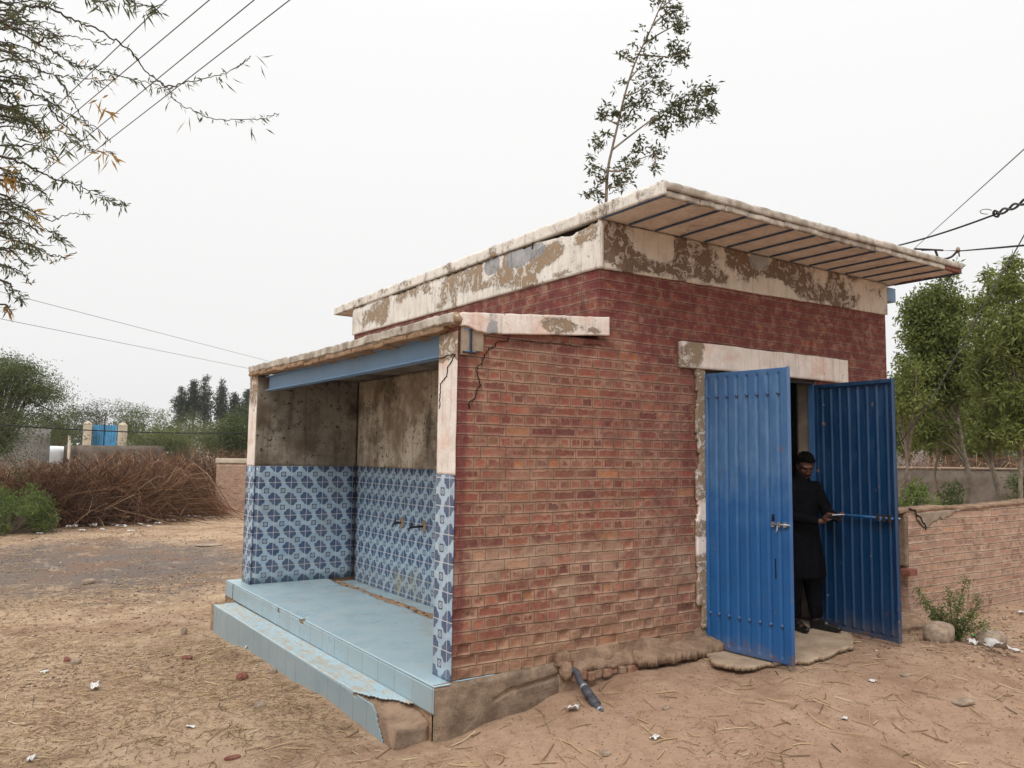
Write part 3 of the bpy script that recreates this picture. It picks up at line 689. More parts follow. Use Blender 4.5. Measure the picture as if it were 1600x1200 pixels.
# --- door leaves: pressed sheet with vertical grooves on an angle frame
def door(hinge, d, n, label, inner_rod, Wd=.86, zb=-.055, zt=2.355):
    """d: direction hinge -> free edge, n: outward face normal"""
    H, d, n = [np.array(a, float) for a in (hinge, d, n)]; d /= np.linalg.norm(d); n /= np.linalg.norm(n)
    us = lin(0, Wd, .006); vs = np.unique(np.concatenate([lin(zb, zb+.12, .01), lin(zb+.12, zt-.12, .12), lin(zt-.12, zt, .01)]))
    pitch = .103
    def grooves(u, v):
        g = np.zeros_like(u)
        for k in range(8):
            c = .058+pitch*k; g = g + sstep(.017, .008, np.abs(u-c))
        e = sstep(zb+.035, zb+.05, v)*sstep(zt-.035, zt-.05, v)
        dent = sum(a_*np.exp(-((u-u0)/.07)**2-((v-v0)/.10)**2) for u0, v0, a_ in ((.3, .5, -.006), (.62, 1.5, -.005), (.2, 1.7, .004), (.7, .3, -.007), (.45, 1.0, .004)))
        return -.013*g*e + .005*fbm(u*3, v*1.5, n[0]*3, 4) + dent + .004*sstep(.25, 0, v)*vnoise(u*9, v*4)
    BL = 'blue_shaded' if inner_rod else 'blue'
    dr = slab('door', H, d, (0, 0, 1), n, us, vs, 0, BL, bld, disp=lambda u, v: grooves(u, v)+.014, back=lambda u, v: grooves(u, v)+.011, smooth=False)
    dr['label'] = label
    def rb(nm, u0, u1, z0, z1, t0, t1, mat=BL, par=dr):
        bm = bmesh.new(); bmesh.ops.create_cube(bm, size=1)
        for v in bm.verts:
            a = np.array(v.co)+.5; p = H+d*(u0+(u1-u0)*a[0])+n*(t0+(t1-t0)*a[1]); v.co = Vector((p[0], p[1], z0+(z1-z0)*a[2]))
        bmesh.ops.bevel(bm, geom=bm.edges[:], offset=.002, segments=1, affect='EDGES')
        bmesh.ops.recalc_face_normals(bm, faces=bm.faces)
        me = bpy.data.meshes.new(nm); bm.to_mesh(me); bm.free(); return link(me, nm, mat, par)
    rb('edge_angle', Wd-.002, Wd+.004, zb-.004, zt+.004, -.028, .018); rb('edge_angle', .0, .03, zb, zt, -.030, -.004)
    rb('edge_angle', .031, Wd-.003, zt-.03, zt, -.024, -.004); rb('edge_angle', .031, Wd-.003, zb, zb+.03, -.024, -.004)
    rb('edge_angle', Wd-.032, Wd-.003, zb+.031, zt-.031, -.008, -.004)
    # rivets
    rm = None
    for zr in (zt-.21, zb+.30):
        for k in range(8):
            u = .012+pitch*k if k else .016; u = .006+pitch*k
            if u < .02: u = .02
            if rm is None:
                bm = bmesh.new(); bmesh.ops.create_uvsphere(bm, u_segments=12, v_segments=8, radius=.0150)
                for v in bm.verts: v.co.z = v.co.z
                rm = bpy.data.meshes.new('rivet'); bm.to_mesh(rm); bm.free(); rm.materials.append(M['blue'])
                rm.polygons.foreach_set('use_smooth', [True]*len(rm.polygons))
            o = bpy.data.objects.new('rivet', rm); col.objects.link(o); o.parent = dr
            o.location = H+d*(u+pitch*.5 if u < .79 else u)+n*.013+np.array([0, 0, zr]); o.scale = (1, 1, 1)
    P3 = lambda u, z, t: H+d*u+n*t+np.array([0, 0, z])
    # sliding bolt on the outside
    s = 1
    g1 = join([tube_geo([P3(Wd-.16, 1.06, .030), P3(Wd+.015, 1.06, .030)], .0085, 10), tube_geo([P3(Wd-.10, 1.06, .030), P3(Wd-.10, 1.015, .034), P3(Wd-.10, 1.0, .05)], .006, 8)])
    link(mesh(*g1, 'bolt'), 'bolt', 'metal', dr, True)
    for uu in (Wd-.14, Wd-.085, Wd-.03): rb('bolt_bracket', uu-.012, uu+.012, 1.04, 1.08, .014, .034, 'metal')
    if not inner_rod:
        rb('slot_plate', Wd-.165, Wd-.135, 1.12, 1.28, .012, .018, 'blue'); rb('slot', Wd-.155, Wd-.135, 1.085, 1.14, .0165, .0195, 'dark'); rb('slot', Wd-.135, Wd-.125, .62, .78, .006, .0165, 'dark')
    else:
        g2 = join([tube_geo([P3(.12, 1.06, -.035), P3(Wd-.01, 1.06, -.035)], .011, 10), tube_geo([P3(Wd-.13, 1.06, -.035), P3(Wd-.13, 1.03, -.07)], .007, 8)])
        link(mesh(*g2, 'cross_rod'), 'cross_rod', 'steel_blue', dr, True)
        for uu in (.2, Wd-.16, Wd-.10, Wd-.04): rb('bolt_bracket', uu-.014, uu+.014, 1.035, 1.085, -.052, -.012, 'rust')
    for zz in (.25, 1.15, 2.1):
        link(mesh(*tube_geo([P3(-.006, zz-.05, -.004), P3(-.006, zz+.05, -.004)], .010, 10), 'hinge'), 'hinge', 'rust', dr, True)
    return dr
door((DX0+.004, .02, 0), (.085, -1, 0), (-1, -.085, 0), 'left leaf of the blue door, dusty outer face, sky sheen painted on its upper part, with two rows of rivets', False)
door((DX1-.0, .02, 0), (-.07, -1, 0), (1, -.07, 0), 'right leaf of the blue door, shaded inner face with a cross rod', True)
# ------------------------------------------------------------------ washing bay (annex)
slab('end_wall', (0, 4.93, 0), (1, 0, 0), (0, 0, 1), (0, -1, 0), lin(.008, A-.001, .05), lin(-.5, 2.56, .05), .29, 'brick', bld)
slab('wall_plaster', (0, 4.92, 0), (1, 0, 0), (0, 0, 1), (0, -1, 0), lin(0.0, A-.032, .02), lin(1.432, 2.555, .04), .01, 'bay_plaster', bld, disp=lambda u, v: .006*fbm(u*4, v*4, 0, 3))
slab('wall_tiling', (0, 4.915, 0), (1, 0, 0), (0, 0, 1), (0, -1, 0), lin(-.004, A-.032, .1), lin(.0, 1.430, .1), .014, 'tile_side', bld)
slab('wall_plaster', (A-.02, 0, 0), (0, 1, 0), (0, 0, 1), (-1, 0, 0), lin(.27, 4.913, .03), lin(1.432, 2.555, .04), .01, 'bay_plaster_pale', bld, disp=lambda u, v: .006*fbm(u*4, v*4, 2, 3))
slab('wall_tiling', (A-.025, 0, 0), (0, 1, 0), (0, 0, 1), (-1, 0, 0), lin(.27, 4.9, .1), lin(-.12, 1.430, .1), .004, 'tile', bld)
box('pier_core', (-.001, .030, -.3), (.004, .262, 2.50), 'cement', bld)
# end caps of the pier and the end wall: lime wash above, tile below
bP = lambda u, v: 1.4*sstep(2.27, 2.33, v+.06*u+.02*vnoise(u*20, 1)) - .1
slab('pier_plaster', (-.004, 0, 0), (0, 1, 0), (0, 0, 1), (-1, 0, 0), lin(.004, .272, .012), lin(1.452, 2.50, .02), .008, 'pinkwhite', bld, warp=lambda u, v: (u+.006*vnoise(v*6, 2)*(u < .02), v), attrs={'peel': bP, 'grey': zero}, disp=lambda u, v: .003*fbm(u*9, v*5, 0, 3))
slab('pier_tiling', (-.006, 0, 0), (0, 1, 0), (0, 0, 1), (-1, 0, 0), lin(.008, .272, .01), lin(.002, 1.45, .02), .010, 'tile_pier', bld, warp=lambda u, v: (u+.008*np.maximum(0, vnoise(v*4, 2))*(u < .012), v))
slab('end_wall_plaster', (-.004, 0, 0), (0, 1, 0), (0, 0, 1), (-1, 0, 0), lin(4.92, 5.24, .02), lin(1.432, 2.58, .02), .012, 'pinkwhite', bld, attrs={'peel': lambda u, v: 1.1*sstep(1.9, 2.3, v)+.3*vnoise(u*4, v*2)-.2, 'grey': zero}, disp=lambda u, v: .004*fbm(u*9, v*5, 0, 3))
slab('end_wall_tiling', (-.008, 0, 0), (0, 1, 0), (0, 0, 1), (-1, 0, 0), lin(4.90, 5.24, .1), lin(.002, 1.430, .1), .012, 'tile_pier', bld)
# annex roof: slab, front band, ragged brick-edged left side
def az(x): return 2.622+.082*(x+.06)
def annex_warp(u, v): return u, v
vsx = lin(-.055, A+.0, .05)
def roof_sheet():
    us_, vs_ = lin(-.05, A-.001, .05), lin(.0, 5.12, .05)
    o = slab('annex_roof', (0, 0, 0), (1, 0, 0), (0, 1, 0), (0, 0, 1), us_, vs_, .07, 'slabtop', bld,
             disp=lambda u, v: az(u)+.012*fbm(u*2, v*2, 0, 3)+.035*sstep(2.5, 5, v)*sstep(.8, 0, u), back=lambda u, v: az(u)-.075+.035*sstep(2.5, 5, v)*sstep(.8, 0, u)+v*0)
    return o
roof_sheet()
bB = blobs([(*f3(1280, 870), 34, 12, 1.2), (*f3(1480, 900), 16, 5, .7), (*f3(820, 860), 14, 10, .5)], cF)
slab('annex_fascia', (0, 0, 0), (1, 0, 0), (0, 0, 1), (0, -1, 0), lin(.02, 1.432, .012), lin(0, 1, .06), .03, 'pinkwhite', bld,
     warp=lambda u, v: (u, (az(u)-.145+.002*vnoise(u*9, 1) + .05*sstep(.22, .05, u)+.012*vnoise(u*20, 8)*sstep(.5, .1, u))*(1-v)+(az(u)+.010-.006*abs(vnoise(u*11, 3)))*v),
     disp=lambda u, v: .030+.003*fbm(u*6, v*2, 0, 3)-.010*sstep(.2, 0, u)*abs(vnoise(u*30, v*4)), attrs={'peel': lambda u, v: bB(u, az(u)-.145+.15*v), 'grey': lambda u, v: .5*np.exp(-((u-.28)/.12)**2)})
# corner chunk
def chunk(name, c, r, mat, parent=None, seed=0, sub=3, jit=.35, flat=1.0, rotz=0):
    bm = bmesh.new(); bmesh.ops.create_icosphere(bm, subdivisions=sub, radius=1)
    vs_ = np.array([v.co[:] for v in bm.verts])
    s_ = 1+jit*fbm(vs_[:, 0]*1.3+seed*3.1, vs_[:, 1]*1.3, vs_[:, 2]*1.3+seed, 4)
    cr, sr = math.cos(rotz), math.sin(rotz)
    for v, k_ in zip(bm.verts, s_):
        p = np.sign(np.array(v.co))*np.abs(np.array(v.co))**.8*k_*np.array(r)
        v.co = Vector((c[0]+p[0]*cr-p[1]*sr, c[1]+p[0]*sr+p[1]*cr, c[2]+p[2]*flat))
    me = bpy.data.meshes.new(name); bm.to_mesh(me); bm.free(); return link(me, name, mat, parent)
chunk('broken_corner', (.02, .06, 2.585), (.085, .09, .055), 'broken', bld, 3)
# ragged left edge: upper plaster skin and a course of broken brick below
y = -.01; k = 0
while y < 5.1:
    L = random.uniform(.35, .8); y1 = min(y+L, 5.13); up = .035*float(sstep(2.5, 5, (y+y1)/2))
    slab('roof_edge_plaster', (-.062+random.uniform(-.006, .006), 0, 0), (0, 1, 0), (0, 0, 1), (-1, 0, 0), lin(y, y1-.004, .02), lin(2.562+up, 2.632+up, .012), .03, 'slabtop', bld,
         warp=lambda u, v: (u+.006*vnoise(v*40, k), v+.006*vnoise(u*17, 4+k)), disp=lambda u, v: .008*fbm(u*7, v*9, k, 3))
    y = y1; k += 1
y = .12
while y < 5.05:
    L = random.uniform(.16, .26); up = .035*float(sstep(2.5, 5, y))
    c_ = (-.035+random.uniform(-.01, .008), y+L/2, 2.535+up+random.uniform(-.006, .006))
    o = box('edge_brick', (c_[0]-.02, y, c_[2]-.022), (c_[0]+.16, y+L-.012, c_[2]+.022), 'broken', bld, bev=.012, sub=2, jit=.012)
    y += L
# ceiling tiles' underside and the blue steel beam
slab('annex_ceiling', (0, 0, 2.545), (1, 0, 0), (0, 1, 0), (0, 0, -1), lin(.15, A-.03, .1), lin(.28, 4.91, .1), .004, 'bay_plaster', bld, disp=lambda u, v: .004*fbm(u*3, v*3, 0, 2), warp=None)
bx0, bx1, bz0, bz1 = .055, .155, 2.352, 2.528
pr = [(bx0, bz0), (bx1, bz0), (bx1, bz0+.010), (.110, bz0+.010), (.110, bz1-.010), (bx1, bz1-.010), (bx1, bz1), (bx0, bz1), (bx0, bz1-.010), (.100, bz1-.010), (.100, bz0+.010), (bx0, bz0+.010)]
ys_ = list(np.linspace(-.006, 4.78, 30))
V = []; F = []
for yy in ys_:
    sag = .006*math.sin((yy+.0)/4.78*math.pi)
    V += [(a, yy, b-sag) for a, b in pr]
for i in range(len(ys_)-1):
    for s in range(12): s2 = (s+1) % 12; F.append((i*12+s, i*12+s2, (i+1)*12+s2, (i+1)*12+s))
F += [tuple(range(12))[::-1], tuple(range(12*29, 12*30))]
link(fixn(mesh(V, F, 'steel_beam')), 'steel_beam', 'beam', bld)
box('beam_pocket', (.03, -.004, 2.33), (.095, .01, 2.54), 'cement', bld); box('beam_pocket', (.115, -.004, 2.365), (.22, .01, 2.525), 'cement', bld)
box('beam_end_flange', (.04, -.016, 2.344), (.155, -.002, 2.354), 'rust', bld); box('beam_end_web', (.104, -.012, 2.356), (.118, -.002, 2.525), 'rust', bld)
# fissures
FN = (0, -1, 0)
def pF(x, y): p = on(1, .012, x, y); return (p[0], .012, p[2])
def c7(x, y): return 660+x/4.617, 500+y/4.617
crack('crack', [pF(*c7(630, 115)), pF(*c7(620, 150)), pF(*c7(535, 160)), pF(*c7(520, 195)), pF(*c7(480, 205)), pF(*c7(440, 270)), pF(*c7(430, 315)), pF(*c7(395, 340)), pF(*c7(400, 400)), pF(*c7(418, 470)), pF(*c7(390, 520)), pF(*c7(385, 565)), pF(*c7(335, 600)), pF(*c7(345, 640))], .007, FN, bld)
crack('crack', [pF(*c7(640, 150)), pF(*c7(740, 150)), pF(*c7(800, 160)), pF(*c7(990, 165)), pF(*c7(1090, 180)), pF(*c7(1300, 180))], .004, FN, bld)
def pP(x, y): p = on(0, -.008, x, y); return (-.0085, p[1], p[2])
crack('crack', [pP(*c7(235, 245)), pP(*c7(180, 350)), pP(*c7(175, 400)), pP(*c7(130, 460)), pP(*c7(125, 560)), pP(*c7(122, 640))], .005, (-1, 0, 0), bld)
crack('crack', [pP(*c7(110, 275)), pP(*c7(235, 248))], .006, (-1, 0, 0), bld)
def pS(x, y): p = on(0, A-.022, x, y); return (A-.024, p[1], p[2])
crack('crack', [pS(*f3(1150, 450)), pS(*f3(1160, 405)), pS(*f3(1200, 380))], .014, (-1, 0, 0), bld)
# --- floor, drain channel, steps
def fl_mask(u, v): return ((v > .03) | (u < -.0)) & (u < .955+.03*vnoise(v*3, 1)+.018*vnoise(v*13, 2)+.03*(v > 4.6)) & ~((np.abs(v-2.62) < .045+.25*(u+.147)) & (u < -.147+.10+.06*vnoise(v*9, 5)) & (v < 2.78+0*u) & (u+.147 < .30*(v-2.5)))
slab('floor_tiling', (0, 0, 0), (1, 0, 0), (0, 1, 0), (0, 0, 1), lin(-.147, 1.05, .02), lin(-.012, 5.42, .02), .010, 'floor', bld, mask=fl_mask, disp=lambda u, v: .0015*fbm(u*3, v*3, 0, 2))
box('floor_base', (-.139, .0, -.55), (.93, 5.40, -.012), 'broken', bld)
box('channel_bed', (.931, .265, -.3), (A-.03, 4.9, -.085), 'broken', bld)
slab('broken_channel_edge', (0, 0, 0), (1, 0, 0), (0, 1, 0), (0, 0, 1), lin(.93, 1.075, .008), lin(.28, 4.89, .015), .05, 'broken', bld, disp=lambda u, v: -.012+.013*fbm(u*14, v*9, 0, 4)-.02*sstep(.03, .0, np.abs(u-1.0+.02*vnoise(v*3, 2)))-.03*sstep(4.6, 4.7, v))
slab('channel_tiling', (0, 0, -.045), (1, 0, 0), (0, 1, 0), (0, 0, 1), lin(1.03, A-.027, .02), lin(.27, 4.9, .03), .028, 'floor', bld, mask=lambda u, v: u > 1.055+.03*vnoise(v*4, 5), disp=lambda u, v: .02*(u-1.0))
for i in range(26):
    yy = random.uniform(.6, 4.85); chunk('rubble_lump', (random.uniform(.97, 1.05), yy, -.008), (random.uniform(.012, .03), random.uniform(.015, .05), .012), 'broken', bld, i, 2)
slab('riser_tiling', (-.149, 0, 0), (0, 1, 0), (0, 0, 1), (-1, 0, 0), lin(-.012, 5.42, .02), lin(-.19, -.0135, .012), .008, 'step', bld,
     mask=lambda u, v: ~((np.abs(u-5.1) < .025) & (v > -.2)) & ~((np.abs(u-2.66) < .05+.2*(v+.06)) & (v > -.05)) & ~((np.abs(u-3.35) < .03) & (v > -.06)), disp=lambda u, v: .002*vnoise(np.floor(u/.3)*3.3, 1))
slab('end_riser', (0, 5.425, 0), (1, 0, 0), (0, 0, 1), (0, 1, 0), lin(-.147, .9, .1), lin(-.5, -.02, .1), .01, 'plinth', bld)
# lower step: rough core, pale tread, pale riser, broken at the near end
def lowtop(y): return -.178-.010*np.clip(np.asarray(y, float)-1, 0, 4)/1.0*1.0*.55
def tread_mask(u, v):   # u = x, v = y
    ln = .72-(u+.40)/.25*.42+.05*vnoise(u*17, 3)+.02*vnoise(u*60, 5); return (v > ln) & (v < 4.93+.05*vnoise(u*9, 1))
slab('step_tread', (0, 0, 0), (1, 0, 0), (0, 1, 0), (0, 0, 1), lin(-.405, -.150, .012), lin(.2, 5.0, .02), .0, 'tread', bld, mask=tread_mask, disp=lambda u, v: lowtop(v), back=lambda u, v: lowtop(v)-.010)
def riser_mask(u, v):   # u = y
    top = -.19-.0055*np.clip(u-1, 0, 4); line = np.where(u > .70, 9, -.62+(u-.02)*.62/.55*1.0+.015*vnoise(u*22, 1)); return (v < line+.0) & ~((np.abs(u-.72) < .04) & (v > -.21))
slab('step_riser', (-.408, 0, 0), (0, 1, 0), (0, 0, 1), (-1, 0, 0), lin(.03, 4.93, .02), lin(-.62, -.188, .012), .008, 'step_low', bld, mask=riser_mask,
     warp=lambda u, v: (u, np.minimum(v, lowtop(u)-.004)), disp=lambda u, v: .003*vnoise(np.floor(u/.255)*3.3, 1))
def core_top(u, v): ed = .72-(u+.40)/.25*.42; return np.where(v < ed+.02, -.215-.05*sstep(.0, .35, ed-v)+.022*fbm(u*9, v*9, 0, 4), lowtop(v)-.014)
slab('step_core', (0, 0, 0), (1, 0, 0), (0, 1, 0), (0, 0, 1), lin(-.398, -.140, .02), lin(.06, 5.08, .03), .0, 'mud', bld, disp=core_top, back=lambda u, v: u*0-.7)
slab('broken_end', (0, .052, 0), (1, 0, 0), (0, 0, 1), (0, -1, 0), lin(-.385, -.15, .02), lin(-.55, -.285, .02), .02, 'plinth', bld, warp=lambda u, v: (u, v+.012*vnoise(u*14, 2)), disp=lambda u, v: .012*fbm(u*8, v*8, 0, 3)+.02*(u+.38))
# plinth along the front
def pl_bot(u): return -.50
slab('plinth', (0, -.012, 0), (1, 0, 0), (0, 0, 1), (0, -1, 0), lin(-.139, 1.0, .012), lin(-.5, 0.0, .012), .03, 'plinth', bld,
     mask=lambda u, v: v < .0, warp=lambda u, v: (u, v+(.022*sstep(.1, 1.0, u)+.006*vnoise(u*9, 1))*sstep(-.1, 0, v)),
     disp=lambda u, v: .016*fbm(u*2.5, v*3, 0, 4)+.007*fbm(u*14, v*14, 1, 4)-.03*sstep(.02, .0, np.abs(v+.20-.14*u+.03*vnoise(u*6, 2)))*(u > .35)-.02*sstep(-.03, .0, v)+.01+.02*sstep(.3, 0, u)*0)
us2 = lin(.93, 2.62, .014); vs2 = lin(-.34, .085, .012)
slab('plinth_ledge', (0, .02, 0), (1, 0, 0), (0, 0, 1), (0, -1, 0), us2, vs2, .03, 'mud', bld,
     warp=lambda u, v: (u, v+.03*vnoise(u*3.3, 2)*sstep(-.2, .08, v)+.045*sstep(2.1, 2.6, u)*sstep(-.1, .08, v)),
     disp=lambda u, v: .004+.075*sstep(.065, -.03, v+.03*vnoise(u*5, 1))*(.4+.5*vnoise(u*2.1, 3)**2)+.03*fbm(u*9, v*12, 1, 5)*sstep(.09, .03, v)+.04*sstep(-.05, -.2, v))
slab('ledge_slab', (0, 0, 0), (1, 0, 0), (0, 1, 0), (0, 0, 1), lin(1.62, 2.62, .012), lin(-.26, .015, .012), .0, 'mud', bld,
     mask=lambda u, v: (v > -.155-.045*sstep(2.0, 2.5, u)+.03*vnoise(u*6, 3)+.018*vnoise(u*25, 5)) & (u > 1.66+.05*vnoise(v*14, 1)) & ~((np.abs(u-2.12+.03*vnoise(v*20, 2)) < .008)),
     disp=lambda u, v: -.012+.035*sstep(-.2, .0, v)+.012*fbm(u*7, v*7, 2, 4)+.02*sstep(2.2, 2.6, u), back=lambda u, v: -.085+.012*fbm(u*9, v*9, 7, 3))
for i in range(9):
    x0 = 1.02+i*.078+random.uniform(-.006, .006); dz = random.uniform(-.012, .008); dy = random.uniform(-.018, .012)
    box('ledge_brick', (x0, -.085+dy, -.125+dz), (x0+.066, .0, -.062+dz), 'mud' if i % 3 == 0 else 'ledge', bld, bev=.010, sub=2, jit=.012)
slab('ledge_cap', (0, 0, 0), (1, 0, 0), (0, 1, 0), (0, 0, 1), lin(.98, 1.72, .012), lin(-.12, .015, .012), .0, 'mud', bld, mask=lambda u, v: v > -.062+.022*vnoise(u*8, 3)+.012*vnoise(u*31, 5),
     disp=lambda u, v: -.045+.06*sstep(-.08, .01, v)+.010*fbm(u*9, v*9, 2, 4), back=lambda u, v: v*0-.075)
chunk('mortar_lump', (.955, -.035, .045), (.075, .045, .06), 'mud', bld, 5, 3, .3); chunk('mortar_lump', (.97, -.06, -.03), (.05, .045, .075), 'mud', bld, 8, 3, .3)
box('loose_brick', (.94, -.085, .0), (1.03, -.02, .045), 'brickbit', bld, bev=.006, sub=1, jit=.004)
# --- two taps inside the bay
for (yy, zz, L) in ((3.53, .80, .10), (2.98, .80, .17)):
    tp = empty('water_tap', (A-.03, yy, zz)); tp.parent = bld
    o = chunk('wall_patch', (0, 0, .0), (.012, .05, .075), 'cement', tp, 2, 2, .2)
    g = join([tube_geo([(0, 0, 0), (-L, 0, -.004), (-L-.012, 0, -.02), (-L-.012, 0, -.045)], [.011, .011, .011, .009], 10)])
    link(mesh(*g, 'spout'), 'spout', 'rust', tp, True)
    g = join([tube_geo([(-L+.02, 0, 0), (-L+.02, 0, .04)], .008, 8), tube_geo([(-L+.02, -.028, .042), (-L+.02, .028, .042)], .006, 8)])
    link(mesh(*g, 'tap_handle'), 'tap_handle', 'rust', tp, True)

# ------------------------------------------------------------------ door step slab
def ds_poly():
    pts = [on(2, -.06, *q_) for q_ in ((1106, 1018), (1112, 1034), (1160, 1042), (1215, 1032), (1262, 1030), (1300, 1018), (1333, 1008), (1330, 985), (1300, 965))]
    out = [(p[0], p[1]) for p in pts]; out[0] = (2.45, -.12); out += [(4.55, .0), (4.2, .0), (2.62, .0)]
    return out
poly = ds_poly()
def inpoly(px, py, P):
    c = np.zeros(px.shape, bool); n = len(P)
    for i in range(n):
        x0, y0 = P[i]; x1, y1 = P[(i+1) % n]
        if y0 == y1: continue
        c ^= ((y0 > py) != (y1 > py)) & (px < (x1-x0)*(py-y0)/(y1-y0)+x0)
    return c
slab_o = slab('doorstep', (0, 0, 0), (1, 0, 0), (0, 1, 0), (0, 0, 1), lin(2.0, 4.9, .012), lin(-1.0, .02, .012), .0, 'step_tan', None,
     mask=lambda u, v: inpoly(u+.015*vnoise(u*9, v*9)+.01*vnoise(u*33, v*33), v+.02*vnoise(u*9, v*9, 4)+.012*vnoise(u*31, v*31, 4), poly), disp=lambda u, v: -.062+.008*fbm(u*3, v*3, 0, 3)+.05*(v+.3)*.3+.01*sstep(2.6, 2.2, u),
     back=lambda u, v: -.095+.05*(v+.3)*.3+0*u)
tag(slab_o, 'thin cracked cement doorstep slab under the open blue doors', 'doorstep')
# ================================================================== LOW BRICK WALL, RIGHT
lw = empty('low_brick_wall', (6, 0, -.2), 'low pinkish brick wall running right from the building corner', 'wall')
def lp(o): o.matrix_parent_inverse = Matrix.Translation((-6, 0, .2)); return o
def lw_disp(u, v): return .010*fbm(u*1.1, v*1.1, 5, 3)+.006*fbm(u*9, v*11, 2, 3)+.01*(_h(np.floor(u/.235), np.floor((v+.83)/.083), u*0)-.5)
lp(slab('wall', (0, .0, 0), (1, 0, 0), (0, 0, 1), (0, -1, 0), lin(5.80, 14, .02), lin(-.5, 1.0, .014), .23, 'brick_low', lw, disp=lw_disp,
     warp=lambda u, v: (u+.03*vnoise(v*4, 3)*(u < 5.85)+.05*sstep(.25, -.1, v)*(u < 5.9), v+(.02*(u-5.8)+.02*vnoise(u*1.5, 4))*sstep(.5, 1, v))))
lp(slab('coping', (0, -.012, 0), (1, 0, 0), (0, 0, 1), (0, -1, 0), lin(5.66, 14, .03), lin(1.0, 1.035, .01), .26, 'mud', lw,
     warp=lambda u, v: (u, v+.02*(u-5.8)+.02*vnoise(u*1.5, 4)+.008*vnoise(u*9, 1)), disp=lambda u, v: .008*fbm(u*5, v*9, 0, 3)))
lp(slab('end_plaster', (5.80, 0, 0), (0, 1, 0), (0, 0, 1), (-1, 0, 0), lin(-.012, .24, .02), lin(.42, .998, .03), .03, 'plinth', lw, disp=lambda u, v: .03+.008*fbm(u*5, v*5, 0, 3)))
lp(slab('top_plaster', (0, -.016, 0), (1, 0, 0), (0, 0, 1), (0, -1, 0), lin(6.02, 7.0, .014), lin(.80, .998, .012), .01, 'cement', lw,
     mask=lambda u, v: (v > 1.0-.17*np.exp(-((u-6.2)/.2)**2)-.08*np.exp(-((u-6.6)/.25)**2)+.02*vnoise(u*14, v*9)), warp=lambda u, v: (u, v+.02*(u-5.8)), disp=lambda u, v: .006*fbm(u*9, v*9, 0, 3)))
def c5(x, y): return 1380+x/12, 740+y/12
def pW(x, y): p = on(1, -.02, x, y); return (p[0], -.02, p[2])
lp(crack('crack', [pW(*c5(480, 668)), pW(*c5(600, 680)), pW(*c5(625, 770)), pW(*c5(710, 830)), pW(*c5(740, 910)), pW(*c5(790, 960)), pW(*c5(810, 1060))], .022, FN, lw))
lp(box('fallen_brick', (5.70, -.09, .33), (5.86, .02, .40), 'brickbit', lw, bev=.008, sub=1, jit=.006))
# rocks, brush and rags at its foot
def rock(px, py, r, label, mat='rock', seed=0, name='rock', cat='rock', group=None, sub=4, jit=.22, rz=0):
    p = gpt(px, py); o = chunk(name, (0, 0, 0), r, mat, None, seed, sub, jit, 1.0, rz); o.location = (p[0], p[1], p[2]+r[2]*.55); return tag(o, label, cat, group)
rock(1468, 1003, (.17, .12, .12), 'rough rounded concrete lump at the foot of the low brick wall, beside the blue door', seed=3, jit=.12)
rock(1549, 1008, (.15, .12, .10), 'smooth pale boulder right of the thorny weed by the low wall', seed=9, jit=.12)
rock(708, 0, (.01,)*3, '', seed=1) if False else None
for (px, py, r, lb, mt, sd) in (
    (946, 1176, (.035, .03, .018), 'small flat brown stone lying in the dirt below the black pipe', 'rock', 2),
    (378, 1060, (.05, .045, .035), 'dark red brick lump nearest the lower blue step', 'brickbit', 4),
    (292, 1030, (.05, .05, .03), 'dark red brick lump left of the steps, in the straw', 'brickbit', 5),
    (406, 1107, (.045, .035, .03), 'grey angular stone in the dirt in front of the lower step', 'rock', 6),
    (138, 915, (.09, .06, .05), 'pale yellowish stone on the edge of the ash patch', 'rock', 7),
    (118, 1038, (.05, .04, .035), 'pinkish grey cobble at far left in the straw', 'rock', 8),
    (105, 1034, (.03, .03, .025), 'small red brick bit touching the pinkish cobble', 'brickbit', 10),
    (287, 990, (.035, .03, .05), 'small upright grey stone left of the lower step end', 'rock', 11),
    (363, 1186, (.05, .03, .015), 'flat red brick flake at the bottom of the picture', 'brickbit', 12),
    (1505, 1098, (.10, .06, .02), 'flat pinkish stone half buried in the right foreground', 'rock', 13),
    (1415, 1058, (.06, .025, .015), 'thin dark stone in front of the right door leaf', 'rock', 14),
    (427, 1052, (.035, .03, .03), 'little tan pebble resting against the lower blue step', 'rock', 15),
    (1040, 1105, (.03, .02, .012), 'tiny dark pebble in the dirt below the doorstep', 'rock', 16)):
    rock(px, py, r, lb, mt, sd, name='brick_fragment' if mt == 'brickbit' else 'stone', cat='brick piece' if mt == 'brickbit' else 'stone')
# flat pale slab fragment in the yard
p = gpt(326, 853); o = chunk('stone_slab', (0, 0, 0), (.28, .2, .03), 'cement', None, 21, 3, .2); o.location = (p[0], p[1], p[2]+.02); tag(o, 'flat pale stone slab lying in the yard left of the tiled end wall', 'stone slab')
# heap of soil ramp by right door leaf
o = chunk('soil_mound', (0, 0, 0), (.55, .22, .10), 'mud', None, 31, 4, .2, 1, .25); o.location = (5.45, -.20, -.14); tag(o, 'low hump of bare soil between the building corner and the low wall', 'soil mound')
